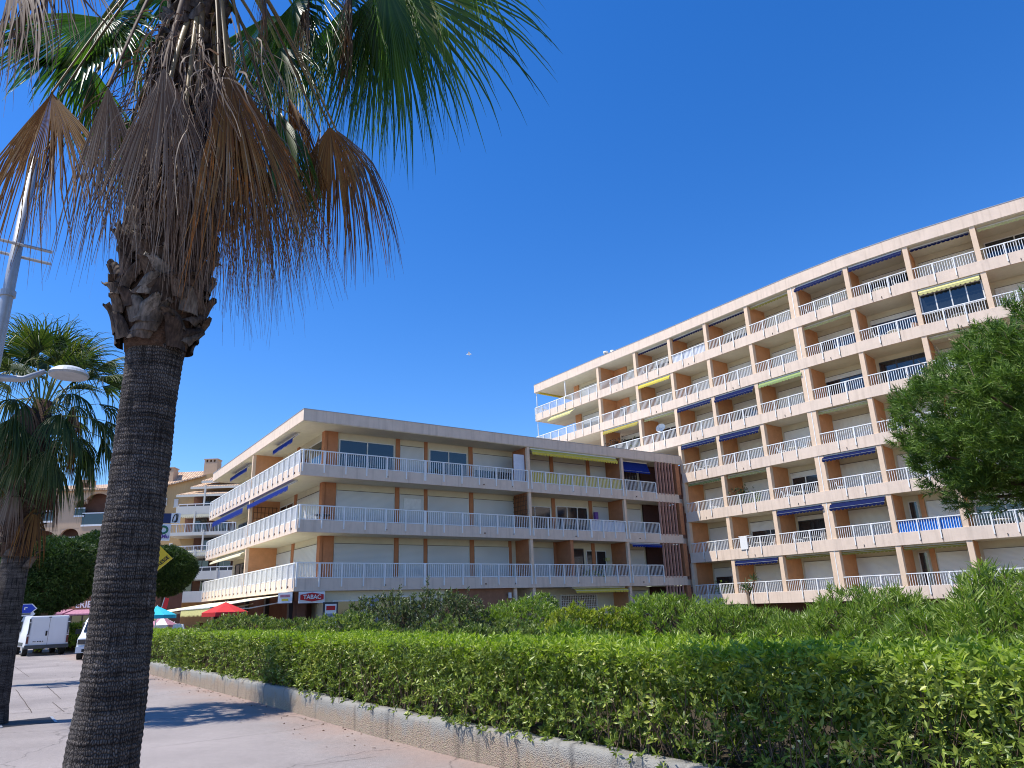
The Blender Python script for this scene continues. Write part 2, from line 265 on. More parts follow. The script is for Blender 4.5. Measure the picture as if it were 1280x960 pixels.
def wallstone_mat():
    m, nt, b = new_mat('pebbledash_wall'); L = nt.links
    tc = nt.nodes.new('ShaderNodeTexCoord')
    v = nt.nodes.new('ShaderNodeTexVoronoi'); v.inputs['Scale'].default_value = 75; L.new(tc.outputs['Object'], v.inputs['Vector'])
    r = rampnode(nt, [(.0, (.46, .37, .28)), (.4, (.38, .30, .22)), (.8, (.22, .17, .125))]); L.new(v.outputs['Distance'], r.inputs['Fac'])
    hs = nt.nodes.new('ShaderNodeMixRGB'); hs.blend_type = 'MULTIPLY'; hs.inputs['Fac'].default_value = .12; L.new(r.outputs['Color'], hs.inputs['Color1']); L.new(v.outputs['Color'], hs.inputs['Color2'])
    n = nt.nodes.new('ShaderNodeTexNoise'); n.inputs['Scale'].default_value = 1.7; n.inputs['Detail'].default_value = 7; n.inputs['Roughness'].default_value = .7; L.new(tc.outputs['Object'], n.inputs['Vector'])
    sx = nt.nodes.new('ShaderNodeSeparateXYZ'); L.new(tc.outputs['Object'], sx.inputs[0])
    ma = nt.nodes.new('ShaderNodeMath'); ma.operation = 'MULTIPLY_ADD'; ma.inputs[1].default_value = 1.3; L.new(sx.outputs['Z'], ma.inputs[0]); L.new(n.outputs['Fac'], ma.inputs[2])
    rm = rampnode(nt, [(.68, (0, 0, 0)), (.86, (1, 1, 1))]); L.new(ma.outputs[0], rm.inputs['Fac'])
    mx = nt.nodes.new('ShaderNodeMixRGB'); L.new(rm.outputs['Color'], mx.inputs['Fac']); L.new(hs.outputs['Color'], mx.inputs['Color1']); mx.inputs['Color2'].default_value = (.27, .26, .235, 1)
    mp = nt.nodes.new('ShaderNodeMapping'); mp.inputs['Scale'].default_value = (3, 3, .3); L.new(tc.outputs['Object'], mp.inputs['Vector'])
    n3 = nt.nodes.new('ShaderNodeTexNoise'); n3.inputs['Scale'].default_value = 2; n3.inputs['Detail'].default_value = 5; L.new(mp.outputs[0], n3.inputs['Vector'])
    r3 = rampnode(nt, [(.55, (1, 1, 1)), (.72, (.5, .5, .52))]); L.new(n3.outputs['Fac'], r3.inputs['Fac'])
    mm = nt.nodes.new('ShaderNodeMixRGB'); mm.blend_type = 'MULTIPLY'; mm.inputs['Fac'].default_value = 1; L.new(mx.outputs['Color'], mm.inputs['Color1']); L.new(r3.outputs['Color'], mm.inputs['Color2'])
    L.new(mm.outputs['Color'], b.inputs['Base Color']); b.inputs['Roughness'].default_value = .95
    bp = nt.nodes.new('ShaderNodeBump'); bp.inputs['Strength'].default_value = 1; bp.inputs['Distance'].default_value = .008; bp.invert = True
    L.new(v.outputs['Distance'], bp.inputs['Height']); L.new(bp.outputs['Normal'], b.inputs['Normal']); return m
M['wallstone'] = wallstone_mat()

# ------------------------------------------------------------------ mesh helpers
class Frame:
    def __init__(s, P, U, V): s.P, s.U, s.V = Vector(P), Vector(U), Vector(V)
    def p(s, u, v, z): return s.P + s.U*u + s.V*v + Z*z
WORLD = Frame((0, 0, 0), (1, 0, 0), (0, 1, 0))
class MB:
    def __init__(s): s.v = []; s.f = []; s.mi = []; s.mats = []
    def m(s, key):
        if key not in s.mats: s.mats.append(key)
        return s.mats.index(key)
    def quad(s, pts, key):
        i = len(s.v); s.v += [tuple(p) for p in pts]; s.f.append(tuple(range(i, i+len(pts)))); s.mi.append(s.m(key))
    def hexa(s, p, key):     # 8 corners: bottom 4 ccw, top 4
        i = len(s.v); s.v += [tuple(q) for q in p]; k = s.m(key)
        for f in ((0, 3, 2, 1), (4, 5, 6, 7), (0, 1, 5, 4), (1, 2, 6, 5), (2, 3, 7, 6), (3, 0, 4, 7)):
            s.f.append(tuple(i+a for a in f)); s.mi.append(k)
    def box(s, fr, u0, u1, v0, v1, z0, z1, key):
        s.hexa([fr.p(u0, v0, z0), fr.p(u1, v0, z0), fr.p(u1, v1, z0), fr.p(u0, v1, z0), fr.p(u0, v0, z1), fr.p(u1, v0, z1), fr.p(u1, v1, z1), fr.p(u0, v1, z1)], key)
    def prism(s, pts, z0, z1, key):     # pts: plan polygon (ccw)
        n = len(pts); i = len(s.v); k = s.m(key)
        s.v += [(p[0], p[1], z0) for p in pts] + [(p[0], p[1], z1) for p in pts]
        s.f.append(tuple(range(i+n-1, i-1, -1))); s.mi.append(k); s.f.append(tuple(range(i+n, i+2*n))); s.mi.append(k)
        for a in range(n):
            b = (a+1) % n; s.f.append((i+a, i+b, i+n+b, i+n+a)); s.mi.append(k)
    def tube(s, pts, rad, key, seg=8, cap=True):
        k = s.m(key); n = len(pts); i0 = len(s.v); pts = [Vector(p) for p in pts]
        rads = rad if isinstance(rad, (list, tuple)) else [rad]*n
        ref = None
        for a in range(n):
            t = (pts[min(a+1, n-1)] - pts[max(a-1, 0)]).normalized()
            if ref is None: ref = t.cross(Vector((0, 0, 1)) if abs(t.z) < .9 else Vector((1, 0, 0))).normalized()
            ref = (ref - t*ref.dot(t)).normalized(); o = t.cross(ref)
            for j in range(seg):
                an = 2*math.pi*j/seg; s.v.append(tuple(pts[a] + (ref*math.cos(an) + o*math.sin(an))*rads[a]))
        for a in range(n-1):
            for j in range(seg):
                b = (j+1) % seg; s.f.append((i0+a*seg+j, i0+a*seg+b, i0+(a+1)*seg+b, i0+(a+1)*seg+j)); s.mi.append(k)
        if cap:
            s.f.append(tuple(i0+j for j in reversed(range(seg)))); s.mi.append(k)
            s.f.append(tuple(i0+(n-1)*seg+j for j in range(seg))); s.mi.append(k)
    def build(s, name, parent=None, smooth=False):
        me = bpy.data.meshes.new(name); me.from_pydata(s.v, [], s.f)
        for k in s.mats: me.materials.append(M[k])
        me.polygons.foreach_set('material_index', s.mi)
        if smooth: me.polygons.foreach_set('use_smooth', [True]*len(s.f))
        me.update(); o = bpy.data.objects.new(name, me); COL.objects.link(o)
        if parent is not None:
            # meshes are written in world coordinates; keep them there under a moved root
            pm = parent.matrix_world if parent.parent is None else parent.parent.matrix_world @ parent.matrix_world
            if parent.type == 'EMPTY' and parent.location.length > 0:
                off = np.array(parent.location); co = np.empty(len(s.v)*3); me.vertices.foreach_get('co', co); co = co.reshape(-1, 3) - off; me.vertices.foreach_set('co', co.ravel()); me.update()
            elif parent.parent is not None and parent.parent.location.length > 0:
                off = np.array(parent.parent.location); co = np.empty(len(s.v)*3); me.vertices.foreach_get('co', co); co = co.reshape(-1, 3) - off; me.vertices.foreach_set('co', co.ravel()); me.update()
            o.parent = parent
        return o
def tag(o, label=None, cat=None, group=None, kind=None):
    if label: o['label'] = label
    if cat: o['category'] = cat
    if group: o['group'] = group
    if kind: o['kind'] = kind
    return o
def empty(name, loc, label, cat, group=None):
    o = bpy.data.objects.new(name, None); COL.objects.link(o); o.location = loc; o.empty_display_size = .2
    return tag(o, label, cat, group)
def npmesh(name, verts, faces, keys, mi=None, parent=None, smooth=False, uv=None):
    me = bpy.data.meshes.new(name); nv = len(verts); nf, k = faces.shape
    me.vertices.add(nv); me.vertices.foreach_set('co', np.ascontiguousarray(verts, dtype=np.float32).ravel())
    me.loops.add(nf*k); me.loops.foreach_set('vertex_index', np.ascontiguousarray(faces, dtype=np.int32).ravel())
    me.polygons.add(nf); me.polygons.foreach_set('loop_start', np.arange(nf, dtype=np.int32)*k)
    for q in keys: me.materials.append(M[q])
    if mi is not None: me.polygons.foreach_set('material_index', np.asarray(mi, dtype=np.int32))
    if smooth: me.polygons.foreach_set('use_smooth', np.ones(nf, dtype=bool))
    me.update(calc_edges=True); me.validate()
    if uv is not None:
        l = me.uv_layers.new(name='UVMap'); l.data.foreach_set('uv', uv[np.ascontiguousarray(faces).ravel()].astype(np.float32).ravel())
    o = bpy.data.objects.new(name, me); COL.objects.link(o)
    if parent is not None: o.parent = parent
    return o
def unit(a): return a/np.maximum(np.linalg.norm(a, axis=-1, keepdims=True), 1e-9)
LEAFF = np.array([[0, 1, 4], [1, 2, 4], [2, 3, 4], [3, 0, 4]])
def leaves(o, d, L, W, curl=.15):
    """o,d: (n,3) origins, directions; L,W (n,) -> verts, tri faces : folded pointed leaf with a midrib point"""
    n = len(o); r = rng.normal(size=(n, 3)); s = unit(np.cross(d, r)); nn = np.cross(d, s)
    L = L[:, None]; W = W[:, None]
    p0 = o; p2 = o + d*L - nn*L*curl; mid = o + d*L*.52
    p1 = mid + s*W*.5 + nn*W*.12; p3 = mid - s*W*.5 + nn*W*.12; p4 = mid - nn*W*.12
    v = np.stack([p0, p1, p2, p3, p4], 1).reshape(-1, 3)
    f = (LEAFF[None] + (np.arange(n)*5)[:, None, None]).reshape(-1, 3)
    return v, f
def whorls(c, ax, k, L, W, spread=(45, 80), curl=.15):
    """k leaves round each shoot tip c with axis ax"""
    n = len(c); ax = unit(ax); r = rng.normal(size=(n, 3)); a = unit(np.cross(ax, r)); b = np.cross(ax, a)
    ph = rng.uniform(0, 2*np.pi, (n, 1)) + np.arange(k)[None]*2.399 + rng.normal(0, .2, (n, k))
    po = np.radians(rng.uniform(spread[0], spread[1], (n, k)))
    d = ax[:, None]*np.cos(po)[..., None] + (a[:, None]*np.cos(ph)[..., None] + b[:, None]*np.sin(ph)[..., None])*np.sin(po)[..., None]
    o = c[:, None] - ax[:, None]*(rng.uniform(0, L*.5, (n, k)))[..., None]
    return leaves(o.reshape(-1, 3), unit(d.reshape(-1, 3)), rng.uniform(.5, 1.3, n*k)*L, rng.uniform(.6, 1.3, n*k)*W, curl)
class NP:      # accumulates numpy triangle geometry
    def __init__(s): s.V = []; s.F = []; s.MI = []; s.n = 0
    def add(s, v, f, mi=0):
        s.V.append(v); s.F.append(f + s.n); s.MI.append(np.full(len(f), mi)); s.n += len(v)
    def build(s, name, keys, parent=None):
        V = np.concatenate(s.V)
        if parent is not None:
            V = V - np.array(parent.location)
        return npmesh(name, V, np.concatenate(s.F), keys, np.concatenate(s.MI), parent)
def sticks(a, b, r0, r1):
    """tapered three-sided sticks from a to b"""
    d = unit(b-a); r = rng.normal(size=a.shape); s = unit(np.cross(d, r)); t = np.cross(d, s); vs = []
    for p, rad in ((a, r0), (b, r1)):
        for k in range(3):
            an = 2*np.pi*k/3; vs.append(p + (s*math.cos(an) + t*math.sin(an))*rad)
    v = np.stack(vs, 1).reshape(-1, 3); base = []
    for k in range(3):
        q = (k+1) % 3; base += [[k, q, 3+q], [k, 3+q, 3+k]]
    f = (np.array(base)[None] + (np.arange(len(a))*6)[:, None, None]).reshape(-1, 3); return v, f

# ------------------------------------------------------------------ camera, light, sky
cd = bpy.data.cameras.new('camera'); cam = bpy.data.objects.new('camera', cd); COL.objects.link(cam)
cd.sensor_width = 36; cd.lens = 36*FPX/1280; cd.clip_end = 2000; cd.clip_start = .05
mw = Matrix.Identity(4)
for i in range(3):
    mw[i][0] = cam_R[i]; mw[i][1] = cam_U[i]; mw[i][2] = -cam_F[i]; mw[i][3] = cam_C[i]
cam.matrix_world = mw; SC.camera = cam
SUN_AZ, SUN_EL = -101.0, 59.5
w = bpy.data.worlds.new('World'); SC.world = w; w.use_nodes = True; nt = w.node_tree
bg = nt.nodes['Background']; sky = nt.nodes.new('ShaderNodeTexSky'); sky.sky_type = 'NISHITA'; sky.sun_disc = False
sky.sun_elevation = R(SUN_EL); sky.sun_rotation = R(SUN_AZ); sky.altitude = 0; sky.air_density = 1.0; sky.dust_density = .15; sky.ozone_density = 4.0
hs = nt.nodes.new('ShaderNodeHueSaturation'); hs.inputs['Saturation'].default_value = 1.33; hs.inputs['Value'].default_value = 1.47; hs.inputs['Hue'].default_value = .511
nt.links.new(sky.outputs[0], hs.inputs['Color']); nt.links.new(hs.outputs[0], bg.inputs['Color']); bg.inputs['Strength'].default_value = .105
sd = bpy.data.lights.new('sun', 'SUN'); so = bpy.data.objects.new('sun', sd); COL.objects.link(so)
sd.energy = 4.6; sd.angle = R(.5); sd.color = (1, .95, .87)
sv = Vector((math.sin(R(SUN_AZ))*math.cos(R(SUN_EL)), math.cos(R(SUN_AZ))*math.cos(R(SUN_EL)), math.sin(R(SUN_EL))))
so.rotation_euler = sv.to_track_quat('Z', 'Y').to_euler(); so.location = sv*60
SC.view_settings.view_transform = 'Standard'; SC.view_settings.look = 'None'; SC.view_settings.exposure = .45; SC.view_settings.gamma = 1
SC.cycles.max_bounces = 6; SC.cycles.transparent_max_bounces = 4; SC.cycles.diffuse_bounces = 3; SC.cycles.glossy_bounces = 2
SC.cycles.use_denoising = True; SC.cycles.filter_width = 1.05

# ------------------------------------------------------------------ ground
def grid_plane(name, x0, x1, y0, y1, z, key):
    b = MB(); b.quad([(x0, y0, z), (x1, y0, z), (x1, y1, z), (x0, y1, z)], key); o = b.build(name); return tag(o, kind='structure')
g = grid_plane('ground', -900, 900, -300, 1500, 0, 'ground')
WL = [(-16.5, 30.1), (-10.9, 22.6), (-4.98, 14.68), (-3.3, 12.35), (-2.15, 10.7), (-.92, 9.1), (.35, 7.5), (1.6, 5.88), (3.3, 3.65), (5, 1.5), (6.5, -.5)]
WL = [Vector((a, b, 0)) for a, b in WL]
INW = Vector((.801, .5987, 0))
b = MB()
for i in range(len(WL)-1):
    p, q = WL[i] + INW*.18, WL[i+1] + INW*.18
    b.quad([p+Z*.2, q+Z*.2, q+INW*11+Z*.2, p+INW*11+Z*.2], 'soil')
tag(b.build('planting_bed'), kind='structure')
b = MB(); b.quad([(-9.5, 27.5, .006), (3.0, 10.0, .006), (34, 27, .006), (13.5, 49, .006), (-8.5, 34.6, .006)], 'soil')  # unseen dark soil, added to cut bounce light onto the block fronts
tag(b.build('garden_ground'), kind='structure')
# paving joints
b = MB(); LD = dirv(-36.8); LN = Vector((LD.y, -LD.x, 0))
def joint(p, q, wd=.008):
    p, q = Vector(p), Vector(q); d = (q-p).normalized(); n = Vector((-d.y, d.x, 0))*wd
    k = 10; prev = None
    for i in range(k+1):
        c = p.lerp(q, i/k) + n*random.uniform(-.8, .8) + Z*.004
        if prev is not None: b.quad([prev-n, prev+n, c+n, c-n], 'joint')
        prev = c
def gz(x, y):
    d = ray(x, y); t = -CAMZ/d[2]; v = Vector(cam_C + d*t); v.z = 0; return v
for a, c in [((18, 833), (36, 846)), ((20, 862), (40, 891)), ((58, 857), (76, 874)), ((66, 878), (80, 890)), ((8, 893), (40, 890)), ((0, 838), (8, 862)), ((10, 832), (4, 860))]: joint(gz(*a), gz(*c))
joint(gz(188, 935), gz(372, 912), .004); joint(gz(372, 912), gz(400, 905), .004)
joint(gz(380, 958), gz(470, 946), .004)
tag(b.build('paving_joints'), kind='structure')

# planter wall
def polyline_points(P, step):
    out = []; s = 0
    for i in range(len(P)-1):
        L = (P[i+1]-P[i]).length; n = max(1, int(L/step))
        for k in range(n): out.append(P[i].lerp(P[i+1], k/n))
    out.append(P[-1]); return out
def build_wall():
    pts = polyline_points(WL, .16); rows = [(0, -.01), (0, .1), (0, .2), (0, .29), (.012, .335), (.04, .35), (.1, .352), (.18, .35), (.21, .33), (.215, .15)]
    v = []; f = []; acc = 0; cuts = []
    for i, p in enumerate(pts):
        if i: acc += (p-pts[i-1]).length
        d = (pts[min(i+1, len(pts)-1)] - pts[max(i-1, 0)]).normalized(); n = Vector((-d.y, d.x, 0))*-1
        if n.dot(INW) < 0: n = -n
        gap = (acc % 2.3) < .16
        for (o, z) in rows:
            j = mnoise.noise(Vector((acc*3, z*9, 0)))*.012 + mnoise.noise(Vector((acc*11, z*31, 4)))*.004
            j2 = (mnoise.noise(Vector((acc*1.6, 7, 0)))*.018 + mnoise.noise(Vector((acc*8, 9, 0)))*.01) if z > .28 else 0
            inset = .014 if gap else 0
            q = p + n*(o + j + (inset if o < .1 else 0)); v.append((q.x, q.y, z + j2 - (inset if z > .3 else 0)))
    k = len(rows)
    for i in range(len(pts)-1):
        for j in range(k-1): f.append((i*k+j, (i+1)*k+j, (i+1)*k+j+1, i*k+j+1))
    return npmesh('planter_wall', np.array(v), np.array(f), ['wallstone'])
tag(build_wall(), 'low beige pebbledash planter wall with grey weathered top under the clipped hedge', 'wall')

_n = 150; _i = rng.integers(30, 100, _n); _P = np.array([list(p) for p in polyline_points(WL, .25)]); _i = _i % len(_P)
_q = _P[_i] - np.array(INW)*rng.exponential(.22, (_n, 1)) + rng.normal(0, .06, (_n, 3)); _q[:, 2] = .008
_v, _f = leaves(_q, unit(np.stack([rng.normal(size=_n), rng.normal(size=_n), rng.uniform(0, .15, _n)], 1)), rng.uniform(.03, .06, _n), rng.uniform(.012, .024, _n), .1)
tag(npmesh('fallen_leaves', _v, _f, ['deadleaf']), 'few dry brown leaves fallen on the pavement along the planter wall', 'leaves', kind='stuff')
# ------------------------------------------------------------------ clipped hedge
def hedge_geo(P, z0, z1, depth, whorl_density, L=.070, W=.023, near_boost=True):
    acc = NP(); tot = 0
    for i in range(len(P)-1):
        p, q = np.array(P[i]), np.array(P[i+1]); ln = np.linalg.norm(q-p); d = (q-p)/ln; n = np.array(INW)
        mid = (p+q)/2; dist = np.hypot(mid[0], mid[1]); dens = whorl_density*(1.0 if dist < 9 else (.8 if dist < 16 else .55)); kk = 8 if dist < 16 else 6
        sc = 1.0 if dist < 14 else 1.25
        for part in ('face', 'top', 'back'):
            h = (z1-z0) if part != 'top' else depth; area = ln*h; cnt = int(area*dens*(1.0 if part == 'face' else (1.1 if part == 'top' else .25)))
            if cnt < 1: continue
            u = rng.uniform(0, ln, cnt); t = rng.uniform(0, 1, cnt); lay = rng.exponential(.07, cnt).clip(0, .34)
            base = p + d*u[:, None]
            lump = .022*np.sin(base[:, 0]*4.1+t*5) + .018*np.sin(base[:, 1]*6.3 - t*7) + .02*np.sin((base[:, 0]+base[:, 1])*13)
            if part == 'face':
                pos = base + n*(.02 + lay + lump*1.1 + .03*t**3)[:, None]; pos[:, 2] = z0 + t*(z1-z0) ; ax = -n + np.array([0, 0, .75]) + rng.normal(0, .45, (cnt, 3))
            elif part == 'top':
                pos = base + n*(.03 + t*depth)[:, None]; pos[:, 2] = z1 - lay*.8 + lump*.5 + rng.exponential(.018, cnt); ax = np.array([0, 0, 1.]) + rng.normal(0, .4, (cnt, 3))
            else:
                pos = base + n*(.12 + depth - lay)[:, None]; pos[:, 2] = z0 + .3 + t*(z1-z0-.3); ax = n + np.array([0, 0, .6]) + rng.normal(0, .4, (cnt, 3))
            pos[:, 2] = np.maximum(pos[:, 2], z0)
            # thin patches low on the face where twigs show
            cl3 = np.sin(pos[:, 0]*9.1+pos[:, 2]*7.3)*np.sin(pos[:, 1]*8.3-pos[:, 2]*9.7) + .6*np.sin(pos[:, 0]*17+1.3)*np.sin(pos[:, 2]*15+pos[:, 1]*13)
            kp = rng.uniform(-1.1, 1.0, cnt) < cl3 + (-.02 if part == 'face' else 1.0)
            pos[:, :2] += -(np.clip(cl3, -1, 1)*.07)[:, None]*n[:2] if part == 'face' else 0
            pos, ax, t, base = pos[kp], ax[kp], t[kp], base[kp]; cnt = len(pos)
            if part == 'face':
                keep = rng.uniform(0, 1, cnt) < np.clip(.62 + .9*t + .35*np.sin(base[:, 0]*2.3+1)*np.sin(t*4+base[:, 1]*1.7), .4, 1)
                pos, ax = pos[keep], ax[keep]
            v, f = whorls(pos, ax, kk, L*sc, W*sc, (40, 85))
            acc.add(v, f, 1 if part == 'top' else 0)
    return acc
HP = WL
ac = hedge_geo([Vector((a.x, a.y, 0)) for a in HP], .33, 1.21, 1.35, 330)
# shaded inner leaves so that the hedge is solid
_P = np.array([list(p) for p in polyline_points(WL, .1)]); _c = 15000; _i = rng.integers(0, len(_P), _c); _q = _P[_i] + np.array(INW)*rng.uniform(.34, 1.3, (_c, 1)) + rng.normal(0, .06, (_c, 3)); _q[:, 2] = rng.uniform(.25, 1.12, _c)
_v, _f = whorls(_q, rng.normal(size=(_c, 3))+[0, 0, .5], 5, .085, .038, (30, 90)); ac.add(_v, _f, 0)
# new leaves along the shoulder so that the face and the top blend, twigs and blossom
P = np.array([list(p) for p in polyline_points(WL, .25)]); n = np.array(INW)
cnt = 1500; idx = rng.integers(8, len(P), cnt); a = P[idx] + n*rng.uniform(.16, .6, (cnt, 1)) + rng.normal(0, .1, (cnt, 3)); a[:, 2] = .30 + rng.uniform(0, .15, cnt)
bb = a + np.stack([rng.normal(0, .14, cnt), rng.normal(0, .14, cnt), rng.uniform(.2, .6, cnt)], 1); bb[:, 2] = np.minimum(bb[:, 2], 1.22)
v, f = sticks(a, bb, .007, .003); ac.add(v, f, 2)
cnt = 260; idx = rng.integers(60, len(P), cnt); t = rng.uniform(.2, 1, cnt); a = P[idx] + n*(.02+.12*t**3)[:, None] + rng.normal(0, .05, (cnt, 3)); a[:, 2] = .36 + t*.84
v, f = whorls(a, np.tile(np.array([-.8, -.6, .6]), (cnt, 1)), 7, .022, .016, (20, 80)); ac.add(v, f, 3)
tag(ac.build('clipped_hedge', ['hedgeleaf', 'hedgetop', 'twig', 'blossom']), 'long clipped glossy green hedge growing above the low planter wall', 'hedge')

# ------------------------------------------------------------------ shrubs
def shrub(name, c, rx, ry, top, key, label, kind='round', n=900, L=.09, W=.024, k=8, z0=.2, cat='shrub', up=.9, spike=0, group=None):
    root = empty(name, (c[0], c[1], z0), label, cat, group); ac = NP()
    h = top - z0
    u = rng.uniform(0, 2*np.pi, n); ph = np.arccos(rng.uniform(-.15, 1, n)); rr = 1 - rng.exponential(.07, n).clip(0, .5)
    nx = np.sin(ph)*np.cos(u); ny = np.sin(ph)*np.sin(u); nz = np.cos(ph)
    lump = 1 + .08*np.sin(nx*5+c[0]*3) + .07*np.sin(ny*6+c[1]*2) + .05*np.sin((nx-ny)*11+c[0])
    zz = z0 + np.maximum(nz, 0)**.8*h*lump*rr
    zz = np.where(nz < .15, z0 + rng.uniform(.1, .6, n)*h, zz)
    pos = np.stack([c[0] + nx*rx*lump*rr, c[1] + ny*ry*lump*rr, zz], 1)
    ax = np.stack([nx, ny, nz*.6+up], 1) + rng.normal(0, .25, (n, 3))
    if spike:
        m = int(n*.12); j = rng.integers(0, n, m); e = rng.uniform(.3, 1, m)*spike*np.clip(nz[j], 0, 1)
        for s_ in range(6):
            pp = pos[j] + np.stack([rng.normal(0, .01, m), rng.normal(0, .01, m), e*(s_+1)/6], 1)
            v, f = whorls(pp, np.tile([0, 0, 1.], (m, 1)), 4, L*.8, W, (35, 70)); ac.add(v, f, 0)
        v, f = sticks(pos[j] - [0, 0, .1], pos[j] + np.stack([0*e, 0*e, e], 1), .008, .004); ac.add(v, f, 1)
    v, f = whorls(pos, ax, k, L, W, (15, 60) if kind == 'shoots' else (35, 80), .1); ac.add(v, f, 0)
    m = n//5; j = rng.integers(0, n, m); base = np.stack([c[0]+rng.normal(0, rx*.2, m), c[1]+rng.normal(0, ry*.2, m), np.full(m, z0)], 1)
    v, f = sticks(base, pos[j], .014, .004); ac.add(v, f, 1)
    ac.build('foliage', [key, 'twig'], root); return root
SH = [
 ('mixed_shrub', at(520, 760, 17.5), 2.0, 1.2, 1.95, 'greyleaf', 'tall grey-green shrub with upright shoots in front of the tobacconist wall', 'shoots', 3200, .085, .03, 7, .38),
 ('mixed_shrub', at(330, 770, 22), 2.4, 1.6, 1.60, 'mixedleaf', 'rounded light green shrub below the red parasol', 'shoots', 2600, .11, .032, 7, 0),
 ('mixed_shrub', at(440, 778, 15.5), 1.8, 1.1, 1.52, 'mixedleaf', 'low mottled green shrub in front of the tall grey-green shrub', 'shoots', 2200, .09, .028, 8, 0),
 ('oleander_bush', at(645, 770, 18.5), 1.7, 1.4, 1.78, 'oleander', 'grey-green oleander between the tall grey shrub and the yellow-green shrub', 'shoots', 2200, .12, .024, 8, .1),
 ('golden_shrub', at(738, 775, 14.5), 1.15, .9, 1.58, 'yellowleaf', 'small yellow-green rounded shrub in the middle of the planting bed', 'shoots', 1500, .10, .03, 8, 0),
 ('mixed_shrub', at(600, 785, 13), 1.6, 1.0, 1.36, 'mixedleaf', 'low mottled shrub in front of the oleander and behind the clipped hedge', 'shoots', 2200, .09, .026, 8, 0),
 ('oleander_bush', at(848, 770, 15), 1.8, 1.3, 1.68, 'oleander', 'dome-shaped dark green oleander just right of the yellow-green shrub', 'shoots', 2800, .12, .022, 8, 0),
 ('mixed_shrub', at(735, 790, 11.5), 1.3, .9, 1.24, 'oleander', 'low green shrub in front of the yellow-green shrub', 'shoots', 2200, .10, .024, 8, 0),
 ('mixed_shrub', at(930, 775, 19), 1.5, 1.2, 1.5, 'oleander', 'dark green bush at the foot of the small palm', 'shoots', 900, .11, .03, 7, 0),
 ('oleander_bush', at(1085, 770, 10.8), 1.85, 1.3, 1.53, 'oleander', 'broad bright green oleander in front of the ground-floor balconies of the tall block', 'shoots', 3600, .145, .0145, 8, .1),
 ('oleander_bush', at(930, 790, 11.5), 1.4, 1.0, 1.48, 'oleander', 'low oleander left of the broad bright green oleander', 'shoots', 2200, .12, .0145, 8, .05),
 ('oleander_bush', at(1275, 760, 8.2), 1.45, 1.5, 1.62, 'oleander', 'highest bright green oleander at the right end of the planting bed', 'shoots', 4300, .145, .0145, 8, .12),
]
SHR = []
for (nm, c, rx, ry, top, key, lab, kd, n_, L_, W_, k_, sp) in SH:
    shrub(nm, c, rx, ry, top, key, lab, kd, n_, L_, W_, k_, spike=sp)
_c = at(90, 800, 50); shrub('hedge', (_c.x, _c.y), 1.6, 1.3, 1.65, 'hedgetop', 'bright green hedge piece visible between the two parked white vans', 'round', 1400, .16, .06, 6, z0=.05, cat='hedge')

# small palm in the bed
def small_palm():
    c = at(940, 775, 22); root = empty('young_palm', (c.x, c.y, .2), 'small thin palm with sparse tuft of leaves in front of the balconies', 'palm')
    b = MB(); x, y = c.x, c.y
    tz = at(936, 738, 22).z
    b.tube([(x, y, .1), (x+.02, y, .9), (x-.03, y, tz)], [.07, .055, .04], 'twig', 7); b.build('trunk', root, True)
    ac = NP(); n = 26; o = np.tile([x-.03, y, tz+.02], (n, 1)); d = unit(np.stack([rng.normal(0, .6, n), rng.normal(0, .5, n), rng.uniform(-.2, 1, n)], 1))
    v, f = leaves(o, d, rng.uniform(.18, .36, n), rng.uniform(.035, .055, n), .3); ac.add(v, f)
    o2 = o + [.22, 0, .25]; v, f = leaves(o2[:16], d[:16], rng.uniform(.15, .28, 16), rng.uniform(.03, .05, 16), .3); ac.add(v, f)
    v, f = sticks(np.array([[x-.03, y, tz-.2]]), np.array([[x+.2, y, tz+.25]]), .03, .02); ac.add(v, f, 1)
    ac.build('crown', ['greyleaf', 'twig'], root)
small_palm()

